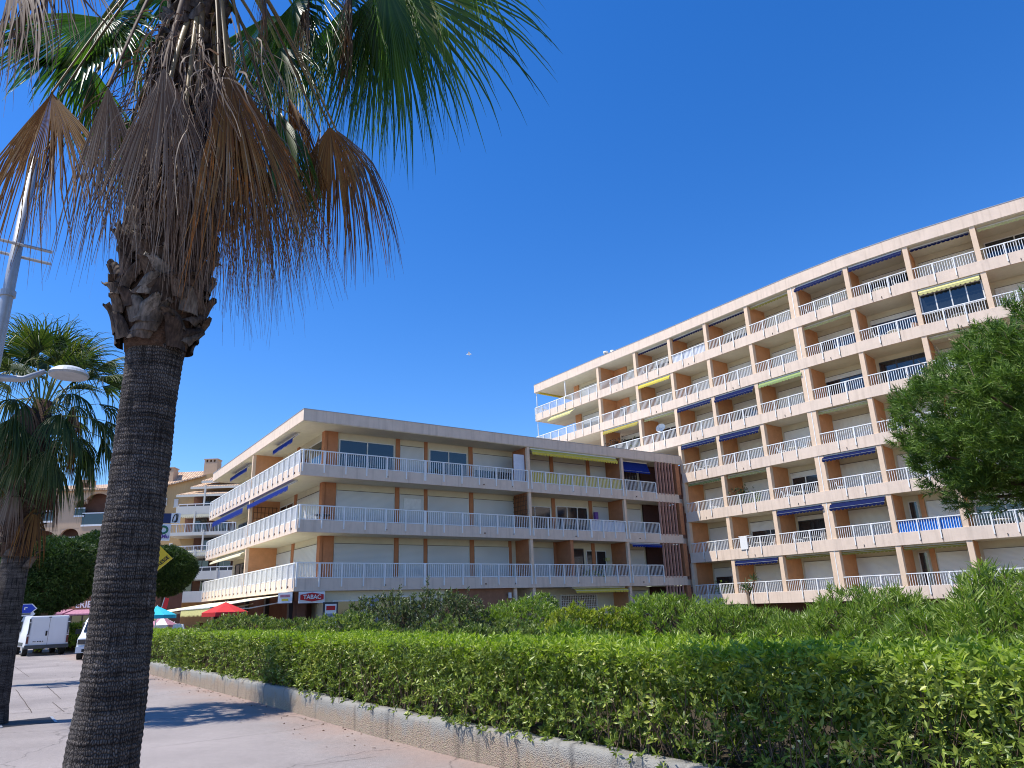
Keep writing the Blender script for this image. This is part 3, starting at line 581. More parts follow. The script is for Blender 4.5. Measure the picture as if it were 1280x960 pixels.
# ------------------------------------------------------------------ fan palms
def frond_geo(hub, axis, normal, Rr, span, droop, n=56, split=.45, pleat=.45, jitter=.06, width=1.0, twist=0):
    """fan leaf: n pleated segments joined to `split`, then free drooping tips -> verts, quads"""
    axis = Vector(axis).normalized(); normal = Vector(normal); normal = (normal - axis*normal.dot(axis)).normalized(); side = normal.cross(axis)
    T = [0, .1, .22, .34, split, .58, .7, .82, .92, 1]; V = []; F = []
    dphi = R(span)/(n-1)
    for i in range(n):
        ph = -R(span)/2 + dphi*i; Li = Rr*(.72 + .28*math.cos(ph*.8))*random.uniform(.86, 1.08)
        d0 = axis*math.cos(ph) + side*math.sin(ph); sd_ = -axis*math.sin(ph) + side*math.cos(ph)
        # cup the fan a little
        d0 = (d0 - normal*.25*abs(math.sin(ph))).normalized()
        if droop >= .85 and random.random() < .45: Li *= random.uniform(.5, 1.0)
        pos = Vector(hub); base = len(V); jt = Vector((random.gauss(0, 1), random.gauss(0, 1), random.gauss(0, .5)))*jitter; brk = random.random() < .12; wph = random.uniform(0, 6.28); wob = Vector((random.gauss(0, 1), random.gauss(0, 1), random.gauss(0, .4)))*jitter*4.5
        tprev = 0
        for t in T:
            e = max(0, t-(.25 if droop < 1.3 else .05)); dd = (d0 + Vector((0, 0, -1))*droop*e*e*3.2 + jt*max(0, t-split)*3 + wob*math.sin(t*9+wph)*max(0, t-split))
            if brk and t > split+.1: dd += Vector((0, 0, -1))*1.2
            dd.normalize(); pos = pos + dd*(Li*(t-tprev)); tprev = t
            if t <= split: hw = Rr*t*math.tan(dphi/2)*1.04*width
            else:
                q = (t-split)/(1-split); hw = Rr*split*math.tan(dphi/2)*(1-q**1.15)*.92*width + .0006
            s_ = (sd_ - dd*sd_.dot(dd)).normalized(); nn = s_.cross(dd)
            V += [tuple(pos + s_*hw), tuple(pos - nn*hw*pleat*2), tuple(pos - s_*hw)]
        for k in range(len(T)-1):
            a = base+k*3; c = a+3; F += [(a, a+1, c+1, c), (a+1, a+2, c+2, c+1)]
    return np.array(V), np.array(F)
def petiole_geo(p0, p1, sag, r0=.022, r1=.012, seg=9):
    p0, p1 = Vector(p0), Vector(p1); V = []; F = []
    for k in range(seg):
        t = k/(seg-1); c = p0.lerp(p1, t) + Z*sag*math.sin(math.pi*t); 
        d = (p1-p0).normalized(); s_ = d.cross(Z)
        if s_.length < .1: s_ = Vector((1, 0, 0))
        s_.normalize(); n_ = s_.cross(d); r = r0+(r1-r0)*t
        for an in range(6):
            aa = 2*math.pi*an/6; V.append(tuple(c + s_*math.cos(aa)*r*1.3 + n_*math.sin(aa)*r*.6))
        if k:
            for an in range(6):
                b_ = (an+1) % 6; F.append(((k-1)*6+an, (k-1)*6+b_, k*6+b_, k*6+an))
    return np.array(V), np.array(F)
def frond(root, attach, hub, axis, normal, Rr, span, droop, key, pkey='petiole', sag=.1, n=56, split=.45, jitter=.06, label=None, width=1.0, pr=.022):
    off = np.array(root.location)
    V, F = frond_geo(hub, axis, normal, Rr, span, droop, n, split, jitter=jitter, width=width)
    PV, PF = petiole_geo(attach, hub, sag, pr, pr*.6)
    V2 = np.concatenate([V, PV]) - off; F2 = np.concatenate([F, PF + len(V)]); mi = np.concatenate([np.zeros(len(F)), np.ones(len(PF))])
    o = npmesh('palm_leaf', V2, F2, [key, pkey], mi, root)
    if label: o['label'] = label
    return o
def trunk_mesh(root, x, y, prof, seg=48, name='trunk'):
    V = []; UV = []; F = []
    zs = []; z = prof[0][0]
    while z < prof[-1][0]: zs.append(z); z += .009 if seg > 40 else .035
    zs.append(prof[-1][0]); P = np.array(prof)
    for z in zs:
        r = np.interp(z, P[:, 0], P[:, 1])
        ring = .0022*math.sin(z*2*math.pi/.036 + 1.6*math.sin(z*3)) 
        for j in range(seg+1):
            an = 2*math.pi*j/seg; q = an % (2*math.pi)
            nz_ = mnoise.noise(Vector((math.cos(q)*1.4, math.sin(q)*1.4, z*1.3)))*.018 + mnoise.noise(Vector((math.cos(q)*5, math.sin(q)*5, z*16)))*.0045
            rr = r + nz_ + ring; V.append((x + math.cos(an)*rr, y + math.sin(an)*rr, z)); UV.append((an*.22, z))
    k = seg+1
    for i in range(len(zs)-1):
        for j in range(seg): F.append((i*k+j, i*k+j+1, (i+1)*k+j+1, (i+1)*k+j))
    return npmesh(name, np.array(V) - np.array(root.location), np.array(F), ['bark'], None, root, True, np.array(UV))
def boots(root, x, y, z0, z1, r0, n, size=.2, flare=.1):
    V = []; F = []
    for i in range(n):
        t = i/n; z = z0 + (z1-z0)*t + random.gauss(0, .03); an = i*2.399963 + random.gauss(0, .12)
        w_ = random.uniform(.8, 1.3)*size; h = random.uniform(.7, 1.25)*size*1.2; fl = random.uniform(.4, 1.5)*flare; r = r0(z) if callable(r0) else r0
        tilt = random.gauss(0, 1.1); base = len(V); cols, rows = 6, 6; curl = random.uniform(-.2, .5)
        for lay in (0, 1):
            for a in range(rows):
                s = a/(rows-1); prof = (1 - .45*s) if s < .8 else (1-.45*s)*random.uniform(.55, 1)
                for c in range(cols):
                    q = (c/(cols-1)-.5); aa = an + (q*w_*prof + (s-.3)*tilt*.12)/r
                    bulge = .025*math.cos(q*math.pi)
                    rr = r - .01 + bulge + fl*s**1.6 - curl*abs(q)*.05*s - lay*.012 + random.gauss(0, .002)
                    zz = z + h*(s-.25) - (fl*.35*s if fl > flare else 0) + random.gauss(0, .004) - (.03*random.random() if a == rows-1 else 0)
                    V.append((x + math.cos(aa)*rr, y + math.sin(aa)*rr, zz))
            for a in range(rows-1):
                for c in range(cols-1):
                    o = base + lay*rows*cols + a*cols + c; F.append((o, o+1, o+cols+1, o+cols) if lay == 0 else (o, o+cols, o+cols+1, o+1))
        m = rows*cols; tr = (rows-1)*cols
        for c in range(cols-1): F.append((base+tr+c, base+tr+c+1, base+m+tr+c+1, base+m+tr+c))
        for a in range(rows-1):
            F.append((base+a*cols, base+(a+1)*cols, base+m+(a+1)*cols, base+m+a*cols)); F.append((base+a*cols+cols-1, base+m+a*cols+cols-1, base+m+(a+1)*cols+cols-1, base+(a+1)*cols+cols-1))
    return npmesh('leaf_base_sheath', np.array(V) - np.array(root.location), np.array(F), ['boot'], None, root)

def main_palm():
    x, y = -2.463, 4.583; q = 5.2/6
    def hz(h): return 1.6 + (h-1.6)*q
    grow = 1.10
    root = empty('fan_palm', (x, y, 0), 'large near fan palm with bare ringed trunk and skirt of dead hanging leaves', 'palm', 'fan palms along the pavement')
    trunk_mesh(root, x, y, [(-.05, .26), (.2, .225), (.79, .199), (1.04, .193), (1.5, .177), (1.87, .169), (2.3, .175), (2.7, .174), (3.0, .170), (3.25, .180), (3.6, .20)], 72)
    def rr(z): return float(np.interp(z, [3.2, 3.4, 3.6, 3.9, 4.25, 4.6, 5.5, 6.6], [.19, .235, .275, .30, .28, .285, .29, .17]))
    boots(root, x, y, 3.40, 4.9, rr, 190, .165, .055)
    boots(root, x, y, 4.85, 6.7, rr, 150, .12, .035)
    b = MB(); b.tube([(x, y, 3.35), (x, y, 3.7), (x, y, 5.6), (x, y, 6.8)], [.19, .25, .26, .14], 'fibre', 20); b.build('crown_core', root, True)
    G, O_, Dd = 'greenleaf', 'orangeleaf', 'deadleaf'
    def F_(px, py, dd, tx, ty, td, R0, span, droop, key, z0=7.4, n=56, split=.45, pk='petiole', jit=.06, wd=1.0, sag=.12, nrm=None, lab=None):
        hub = at(px, py, dd*q); tip = at(tx, ty, td*q); axis = tip-hub
        out = Vector((hub.x-x, hub.y-y, 0))
        if out.length > .01: out.normalize()
        att = Vector((x, y, hz(z0))) + out*.18
        nr = nrm if isinstance(nrm, Vector) else (Vector((-hub.x, -hub.y, .4)).normalized()*1.2 + out*.3 if nrm == 'cam' else out + Z*.2)
        frond(root, att, hub, axis, nr, (R0*q*grow) if R0 else axis.length, span, droop, key, pk, sag*q, n, split, jit, lab, wd, .019)
    # withered leaves hanging round the trunk
    F_(65, 116, 5.9, 22, 235, 5.9, 1.50, 92, 1.0, O_, 7.9, 60, .40, jit=.10, nrm=Vector((-.2, -1, .3)), lab='orange-brown withered leaf at the left edge')
    F_(75, 120, 6.0, 50, 250, 6.0, 1.35, 40, 1.3, Dd, 7.9, 34, .34, jit=.14)
    F_(135, 108, 5.5, 118, 300, 5.5, 1.50, 44, 1.2, Dd, 8.0, 54, .46, pk='deadleaf', jit=.07, nrm=Vector((-.1, -1, .2)), lab='grey dead leaf hanging left of the trunk')
    F_(205, 84, 5.25, 206, 300, 5.25, 1.42, 52, .9, Dd, 7.6, 70, .56, pk='deadleaf', jit=.06, lab='wide dead brown leaf hanging in front of the trunk')
    F_(284, 84, 5.2, 372, 300, 5.2, 1.90, 58, 1.0, O_, 7.6, 84, .46, wd=1.05, jit=.07, lab='large orange-brown withered leaf right of the trunk')
    F_(275, 95, 5.3, 300, 330, 5.3, 1.90, 56, 1.2, Dd, 7.6, 70, .32, jit=.12)
    F_(310, 110, 5.6, 400, 320, 5.6, 1.75, 46, 1.2, Dd, 7.6, 60, .34, jit=.12)
    F_(292, 130, 5.5, 350, 340, 5.5, 1.75, 50, 1.3, Dd, 7.2, 66, .30, jit=.13)
    F_(245, 140, 5.4, 275, 350, 5.4, 1.50, 56, 1.3, Dd, 7.0, 64, .28, jit=.13)
    F_(205, 130, 5.5, 212, 330, 5.5, 1.20, 60, 1.3, Dd, 6.8, 52, .30, jit=.12)
    F_(180, 120, 5.8, 172, 300, 5.8, 1.05, 54, 1.3, Dd, 7.0, 44, .33, jit=.11)
    F_(412, 158, 6.1, 440, 330, 6.1, 1.50, 84, 1.3, O_, 8.0, 66, .42, jit=.08, nrm=Vector((.2, -1, .3)), lab='orange-tinted withered leaf hanging at the right')
    F_(420, 162, 6.15, 485, 255, 6.15, 1.45, 60, 1.6, Dd, 8.0, 50, .34, jit=.10, nrm=Vector((.2, -1, .4)))
    F_(400, 165, 6.2, 392, 240, 6.2, 1.0, 60, 1.4, Dd, 8.0, 40, .34, jit=.12)
    F_(300, 150, 6.5, 330, 380, 6.5, 1.75, 60, 1.3, Dd, 7.2, 60, .34, jit=.11)
    F_(330, 125, 5.9, 425, 345, 5.9, 1.85, 48, 1.2, Dd, 7.4, 66, .30, jit=.13)
    F_(300, 140, 5.3, 370, 370, 5.3, 1.75, 44, 1.3, O_, 7.2, 56, .28, jit=.14)
    F_(270, 160, 5.6, 320, 400, 5.6, 1.65, 50, 1.3, Dd, 7.0, 60, .26, jit=.14)
    F_(360, 120, 6.2, 440, 340, 6.2, 1.60, 50, 1.2, O_, 7.6, 50, .36, jit=.10)
    F_(230, 150, 5.35, 250, 380, 5.35, 1.35, 50, 1.3, Dd, 6.9, 50, .26, jit=.14)
    F_(350, 140, 6.3, 395, 330, 6.3, 1.75, 66, 1.2, G, 7.4, 64, .42, pk='petgreen', jit=.09)
    F_(120, 90, 6.6, 110, 200, 6.6, 1.1, 110, 1.1, G, 7.6, 54, .45, pk='petgreen')
    F_(165, 150, 6.5, 148, 300, 6.5, 1.0, 90, 1.1, G, 7.2, 50, .40, pk='petgreen')
    F_(15, -30, 5.5, 0, 60, 5.5, 1.2, 130, 1.3, Dd, 8.2, 64, .36, jit=.12)
    F_(60, -60, 5.2, 60, 20, 5.2, 1.0, 130, 1.2, Dd, 8.2, 56, .36, jit=.12)
    F_(330, -20, 5.9, 345, 90, 5.9, .8, 90, 1.3, Dd, 8.1, 44, .34, jit=.13)
    F_(385, -10, 6.1, 390, 110, 6.1, .95, 90, 1.3, Dd, 8.1, 48, .34, jit=.13)
    # green fans
    F_(128, 22, 6.3, 60, 105, 6.2, 1.10, 165, .35, G, 8.1, 58, .70, pk='petgreen', nrm=Vector((.1, .95, -.3)), lab='sunlit green fan leaf at the upper left')
    F_(160, 30, 6.9, 190, 120, 6.9, 1.0, 130, .9, G, 8.1, 50, .5, pk='petgreen')
    F_(482, -22, 5.8, 560, 105, 5.8, 1.95, 165, .9, G, 8.3, 96, .48, pk='petgreen', nrm=Vector((.3, -.6, -.75)), lab='large dark green fan leaf at the upper right')
    F_(490, -5, 6.2, 545, 150, 6.2, 1.85, 110, 1.0, G, 8.2, 84, .42, pk='petgreen', jit=.08)
    F_(465, 10, 6.0, 500, 160, 6.0, 1.55, 110, 1.1, G, 8.2, 72, .40, pk='petgreen', jit=.09)
    F_(365, 5, 6.4, 395, 130, 6.4, 1.75, 150, 1.0, G, 8.2, 84, .42, pk='petgreen', jit=.08)
    F_(335, 20, 6.9, 345, 170, 6.9, 1.75, 120, 1.1, G, 8.0, 72, .42, pk='petgreen', jit=.08)
    F_(425, 15, 6.6, 425, 170, 6.6, 1.65, 130, 1.2, G, 8.2, 72, .38, pk='petgreen', jit=.11)
    F_(440, -5, 5.9, 440, 120, 5.9, 1.2, 130, 1.3, Dd, 8.2, 60, .36, jit=.13)
    F_(560, -95, 5.6, 650, 40, 5.6, 1.6, 110, .9, G, 8.4, 70, .4, pk='petgreen')
    F_(450, 30, 6.3, 470, 180, 6.3, 1.35, 90, 1.3, G, 8.2, 60, .34, pk='petgreen', jit=.12)
    F_(530, 0, 6.0, 590, 150, 6.0, 1.55, 84, 1.1, G, 8.3, 60, .38, pk='petgreen', jit=.1)
    F_(350, 60, 6.6, 365, 180, 6.6, 1.3, 100, 1.2, G, 7.9, 60, .40, pk='petgreen', jit=.1)
    F_(215, -10, 6.9, 200, 90, 6.9, 1.0, 110, 1.1, G, 7.9, 46, .4, pk='petgreen', jit=.1)
    F_(100, 60, 6.5, 60, 180, 6.5, 1.1, 90, 1.2, G, 7.9, 50, .42, pk='petgreen', jit=.1)
    for i in range(4):
        an = i*2.4 + .5; el = R(random.uniform(25, 80)); l = random.uniform(.7, .95)
        d = Vector((math.cos(an)*math.cos(el), math.sin(an)*math.cos(el), math.sin(el)))
        hub = Vector((x, y, hz(7.9))) + d*l
        if el < R(35) and d.y < .2 and d.x > .0: continue
        frond(root, Vector((x, y, hz(7.7))) + d*.15, hub, d + Z*random.uniform(-.1, .1), Z.cross(Vector((-d.y, d.x, 0))).normalized()*-.3 + Z, .9, 150, .8, G, 'petgreen', .05, 44, .55)
    V = []; F = []; far = []
    for i in range(620):
        an = random.gauss(-.9, 1.15) if i % 3 else random.uniform(-math.pi, math.pi); r0 = random.uniform(.20, .42) + (.28*random.random() if -1.6 < an < .3 else 0); z_ = random.uniform(4.75, 5.95)
        p = Vector((x + math.cos(an)*r0, y + math.sin(an)*r0, z_)); d = Vector((math.cos(an)*.5, math.sin(an)*.5, random.uniform(-.9, .1))); L = random.uniform(.35, 1.0); wv = random.uniform(.002, .0065); base = len(V); f1, f2, am = random.uniform(4, 10), random.uniform(0, 6), random.uniform(.05, .32)
        for k in range(10):
            t = k/9; d2 = (d*(1-t)**1.5 + Vector((math.cos(an)*.12+.06, math.sin(an)*.12, -1))*(t*1.5+.15) + Vector((math.sin(t*f1+f2), math.cos(t*f1*1.2+f2), 0))*am).normalized(); p = p + d2*L/9; s_ = d2.cross(Vector((math.cos(an+f2), math.sin(an+f2), .2))).normalized()*wv*(1-t*.75)
            V += [tuple(p+s_), tuple(p-s_)]
            if k: F.append((base+2*k-2, base+2*k-1, base+2*k+1, base+2*k))
    tag(npmesh('hanging_thatch', np.array(V) - np.array(root.location), np.array(F), ['deadleaf'], None, root), kind='stuff')
    n = 26; st = np.array(at(272, 90, 5.12*q)); V = []; F = []
    for i in range(n):
        p = Vector(st) + Vector((random.gauss(0, .05), random.gauss(0, .05), random.gauss(0, .04))); d = Vector((random.gauss(.1, .45), random.gauss(-.2, .3), random.uniform(-.5, .45))); base = len(V); wv = random.uniform(.003, .009)
        L = random.uniform(.3, .9)
        for k in range(12):
            t = k/11; d2 = (d*(1-t)**2 + Vector((.45, 0, -1))*t*1.7 + Vector((math.sin(t*9+i), math.cos(t*7+i), 0))*.18).normalized(); p = p + d2*L/11; s_ = d2.cross(Vector((.3, 1, .2))).normalized()*wv*(1-t*.7)
            V += [tuple(p+s_), tuple(p-s_)]
            if k: F.append((base+2*k-2, base+2*k-1, base+2*k+1, base+2*k))
    tag(npmesh('curled_leaf_strips', np.array(V) - np.array(root.location), np.array(F), ['deadleaf'], None, root), kind='stuff')
    return root
main_palm()

def generic_palm(x, y, label, z_skirt, z_top, r, scale=1.0, seed=3, dead=14, green=24, Rl=.85):
    random.seed(seed); root = empty('fan_palm', (x, y, 0), label, 'palm', 'fan palms along the pavement')
    zc = z_top
    trunk_mesh(root, x, y, [(-.05, r*1.25), (.3, r*1.08), (1.2, r*.95), (z_skirt, r*.85), (zc-.3, r*.8)], 32)
    boots(root, x, y, z_skirt-.1, zc-.2, lambda z: r*1.15, 46, .17, .10)
    b = MB(); b.tube([(x, y, z_skirt), (x, y, (z_skirt+zc)/2), (x, y, zc+.2)], [r*.95, r*1.2, r*.6], 'fibre', 14); b.build('crown_core', root, True)
    for i in range(dead):
        an = i*2.4 + random.gauss(0, .2); t = (i+.5)/dead; zz = z_skirt + .75 + t*(zc-z_skirt-.5); rad = .28 + .35*t
        out = Vector((math.cos(an), math.sin(an), 0)); hub = Vector((x, y, zz)) + out*rad
        frond(root, Vector((x, y, zz+.45)) + out*r, hub, out*.35 - Z, out + Z*.2, random.uniform(.85, 1.1)*scale, random.uniform(70, 100), 1.9, 'deadleaf' if i % 4 else 'orangeleaf', 'petiole', .05, 34, .45, .08, pr=.016)
    for i in range(green):
        an = i*2.4 + random.gauss(0, .2); t = (i+.5)/green; el = R(-62 + 145*t); l = random.uniform(.8, 1.15)*scale
        d = Vector((math.cos(an)*math.cos(el), math.sin(an)*math.cos(el), math.sin(el))); hub = Vector((x, y, zc)) + d*l
        ax = d + Z*(-.75 if t < .35 else -.25); nr = Z*1.0 + Vector((d.x, d.y, 0))*.6
        frond(root, Vector((x, y, zc-.1)) + d*.1, hub, ax, nr, Rl*scale*random.uniform(.9, 1.1), random.uniform(110, 150), .0+1.7 if t < .6 else .7, 'drygreen', 'petgreen', .05, 42, .42, .09, pr=.014)
    return root
generic_palm(-8.98, 12.93, 'second fan palm at the left edge with green crown behind the street lamp', 2.75, 5.45, .25, 1.08, 5, 12, 56, .98)
generic_palm(-15.3, 20.4, 'third fan palm whose crown shows behind the second palm', 2.8, 5.9, .24, 1.0, 9, 8, 16, .8)

random.seed(21)
# tree grate at the foot of the second palm
def grate():
    c = gz(34, 903); root = empty('tree_grate', c, 'slatted metal tree grate at the foot of the second palm', 'grate'); fr = Frame((c.x, c.y, 0), dirv(-36.8), dirv(53.2)); b = MB()
    for i in range(12): b.box(fr, -.42+i*.07, -.39+i*.07, -.36, .36, .005, .012, 'dark')
    b.box(fr, -.45, .45, -.40, -.36, .005, .013, 'metal'); b.box(fr, -.45, .45, .36, .40, .005, .013, 'metal')
    b.build('grate_bars', root)
grate()

# ------------------------------------------------------------------ pine on the right
def pine():
    c = np.array(at(1432, 520, 14.6)); root = empty('stone_pine', (c[0], c[1], 0), 'big dark green pine crown with dense needles at the right edge', 'tree')
    rx, ry, up_, dn = 3.35, 3.2, 1.85, 1.5; ac = NP()
    nc = 560; u = rng.uniform(0, 2*np.pi, nc); cz = rng.uniform(-1, 1, nc); ph = np.arccos(cz); cx_, cy_, cz_ = np.sin(ph)*np.cos(u), np.sin(ph)*np.sin(u), cz
    keep = cy_ < .6; cx_, cy_, cz_ = cx_[keep], cy_[keep], cz_[keep]; nc = len(cx_)
    lump = 1 + .05*np.sin(cx_*7+1)*np.sin(cz_*6) + .05*np.sin(cy_*9+cx_*5); rr = (1 - rng.exponential(.07, nc).clip(0, .4))*lump
    cen = np.stack([c[0]+cx_*rx*rr, c[1]+cy_*ry*rr, c[2] + np.where(cz_ > 0, cz_*up_, cz_*dn)*rr], 1)
    fl = 3.05 + .12*np.sin(cen[:, 0]*2.1); low = cen[:, 2] < fl; cen[low, 2] = fl[low] + rng.uniform(0, .3, low.sum())
    m_ = 15; dd_ = unit(rng.normal(size=(nc, m_, 3)) + np.stack([cx_, cy_, cz_*.8+.6], 1)[:, None]*1.6); pos = (cen[:, None] + dd_*rng.uniform(.12, .34, (nc, m_, 1))).reshape(-1, 3)
    ax = unit(dd_.reshape(-1, 3) + [0, 0, .45]); n = len(pos); nz = np.repeat(cz_, m_)
    # each shoot: needles bristling round a short upward axis
    k = 26; tt = rng.uniform(0, 1, (n, k)); L = .16
    r = rng.normal(size=(n, 3)); a = unit(np.cross(ax, r)); b_ = np.cross(ax, a); an = rng.uniform(0, 2*np.pi, (n, k)); po = np.radians(rng.uniform(28, 70, (n, k)))
    d = ax[:, None]*np.cos(po)[..., None] + (a[:, None]*np.cos(an)[..., None] + b_[:, None]*np.sin(an)[..., None])*np.sin(po)[..., None]
    o = pos[:, None] + ax[:, None]*((tt-.6)*L)[..., None]
    o = o.reshape(-1, 3); d = unit(d.reshape(-1, 3)); m = len(o); s = unit(np.cross(d, rng.normal(size=(m, 3)))); ln = rng.uniform(.08, .14, m)[:, None]
    V = np.stack([o+s*.0075, o-s*.0075, o+d*ln], 1).reshape(-1, 3); F = np.arange(m*3).reshape(-1, 3); ac.add(V, F, 0)
    # pale candles on the upper shoots
    sel = rng.uniform(0, 1, n) < np.clip(nz+.35, 0, 1)*.16; q = pos[sel]; v, f = sticks(q, q + ax[sel]*rng.uniform(.12, .26, (sel.sum(), 1)), .009, .006); ac.add(v, f, 1)
    ac.build('crown', ['needle', 'candle'], root)
    b = MB(); base = Vector((c[0]+.6, c[1]+.4, 0)); fork = Vector((c[0]+.2, c[1]+.2, 2.6))
    b.tube([base, base.lerp(fork, .5)+Vector((.1, 0, 0)), fork], [.26, .22, .19], 'twig', 10); b.build('trunk', root, True)
    b = MB()
    for i in range(34):
        j = rng.integers(0, n); t = Vector(pos[j]); m_ = fork.lerp(t, .5) + Vector((0, 0, random.uniform(-.1, .5)))
        b.tube([fork, m_, fork.lerp(t, .96)], [.09, .05, .015], 'twig', 5, False)
    b.build('limb', root, True)
    # inner spray of needles so that the crown has depth
    n2 = 5000; q = np.stack([rng.uniform(-.8, .8, n2)*rx+c[0], rng.uniform(-.8, .5, n2)*ry+c[1], rng.uniform(-.6, .75, n2)*1.5+c[2]], 1); q = q[q[:, 2] > 3.05]; ac2 = NP()
    v, f = whorls(q, np.tile([0, 0, 1.], (len(q), 1)), 30, .26, .014, (20, 85)); ac2.add(v, f); ac2.build('inner_foliage', ['needle'], root)
pine()

# ------------------------------------------------------------------ generic broadleaf tree
def tree(name, c, rx, ry, rz, key, label, n=2500, L=.2, W=.11, trunk_r=.2, group=None):
    root = empty(name, (c[0], c[1], 0), label, 'tree', group); ac = NP()
    K = 9; sub = [(np.array([c[0], c[1], c[2]]), 1.0)]
    for i in range(K):
        a = i*2.4; e = random.uniform(-.3, .8); sub.append((np.array([c[0]+math.cos(a)*rx*.55, c[1]+math.sin(a)*ry*.55, c[2]+e*rz*.5]), random.uniform(.45, .62)))
    for cc, s in sub:
        m = int(n*s*s*1.25); nr = unit(rng.normal(size=(m, 3))); rr = 1 - rng.exponential(.07, m).clip(0, .5)
        pos = cc + nr*np.array([rx, ry, rz])*s*rr[:, None]; v, f = whorls(pos, nr+[0, 0, .5], 7, L, W*.42, (20, 75)); ac.add(v, f)
    ac.build('crown', [key], root)
    b = MB(); top = Vector((c[0], c[1], c[2]-rz*.2)); b.tube([(c[0], c[1], -.05), (c[0]+.1, c[1], c[2]*.4), top], [trunk_r*1.2, trunk_r, trunk_r*.6], 'twig', 8)
    for i in range(6):
        a = i*1.05; b.tube([top-Z*rz*.3, top+Vector((math.cos(a)*rx*.5, math.sin(a)*ry*.5, rz*.2))], [trunk_r*.5, trunk_r*.2], 'twig', 5, False)
    b.build('trunk', root, True); return root
c = at(62, 716, 51); tree('street_tree', (c.x, c.y, 4.35), 2.7, 2.8, 2.15, 'darktree', 'dark round tree behind the vans, left of the near palm trunk', 3000, .26, .15)
c = at(24, 735, 55); tree('street_tree', (c.x, c.y, 3.6), 2.6, 2.6, 2.3, 'darktree', 'dark tree crown above the blue direction sign', 2400, .26, .15)
c = at(124, 702, 56); tree('street_tree', (c.x, c.y, 5.5), 1.9, 2.2, 1.9, 'darktree', 'dark tree crown touching the left edge of the near palm trunk', 1800, .26, .15)
c = at(208, 703, 58); tree('street_tree', (c.x, c.y, 4.9), 1.9, 2.0, 1.75, 'darktree', 'small dark tree in front of the ochre building behind the yellow sign', 2200, .24, .13)

# ------------------------------------------------------------------ building kit
def railing(parent, fr, u0, u1, v, ztop, h=.70, step=.12, post=1.15, cloth=None, postdrop=.42, ends=True, label=None, joints=False, thick=.026):
    b = MB(); zb = ztop-h
    b.box(fr, u0, u1, v-.035, v+.035, ztop-.05, ztop, 'rail'); b.box(fr, u0, u1, v-.015, v+.015, zb, zb+.035, 'rail')
    n = int((u1-u0)/step)
    for i in range(1, n):
        u = u0 + (u1-u0)*i/n; b.box(fr, u-thick/2, u+thick/2, v-.010, v+.010, zb+.035, ztop-.05, 'rail')
    m = max(1, round((u1-u0)/post)); 
    for i in range(m+1):
        if (i in (0, m)) and not ends: continue
        u = u0 + (u1-u0)*i/m; u = min(max(u, u0+.03), u1-.03)
        b.box(fr, u-.028, u+.028, v-.10, v-.036, ztop-h-postdrop, ztop-.052, 'rail')
        if joints: b.box(fr, u+.035, u+.055, v-.075, v-.036, ztop-h-.62, ztop-h-.02, 'joint')
    o = b.build('railing', parent)
    if label: o['label'] = label
    if cloth:
        c = MB(); k = max(2, int((u1-u0)/.35)); 
        for i in range(k):
            a, e = u0+.05+(u1-u0-.1)*i/k, u0+.05+(u1-u0-.1)*(i+1)/k; va = v+.03+.012*(i % 2); ve = v+.03+.012*((i+1) % 2)
            p = [fr.p(a, va, zb+.04), fr.p(e, ve, zb+.04), fr.p(e, ve, ztop-.07), fr.p(a, va, ztop-.07)]; q = [x + fr.V*.008 for x in p]
            c.hexa([p[0], p[1], q[1], q[0], p[3], p[2], q[2], q[3]], cloth)
        c.build('canvas_screen', o)
    return o
TB = None
def shutter(parent, fr, u0, u1, v, z0, z1, label=None):
    b = MB(); b.box(fr, u0, u1, v-.03, v+.01, z0, z1-.22, 'shutter_bounce' if parent is TB else 'shutter'); b.box(fr, u0-.03, u1+.03, v-.05, v+.01, z1-.22, z1-.20, 'joint')
    for u in (u0-.04, u1): b.box(fr, u, u+.04, v-.045, v+.01, z0, z1-.22, 'frame')
    o = b.build('shutter', parent)
    if label: o['label'] = label
    return o
def window(parent, fr, u0, u1, v, z0, z1, panes=2, fk='frame', label=None):
    b = MB(); t = .06
    b.box(fr, u0, u1, v-.04, v+.01, z1-t, z1, fk); b.box(fr, u0, u1, v-.04, v+.01, z0, z0+t, fk)
    for i in range(panes+1):
        u = u0 + (u1-u0-t)*i/panes; b.box(fr, u, u+t, v-.045, v+.01, z0+t, z1-t, fk)
    o = b.build('window', parent)
    for i in range(panes):
        a = u0 + (u1-u0-t)*i/panes + t; e = u0 + (u1-u0-t)*(i+1)/panes
        c = MB(); c.box(fr, a, e, v-.018, v+.01, z0+t, z1-t, 'glass'); c.build('pane', o)
    if label: o['label'] = label
    return o
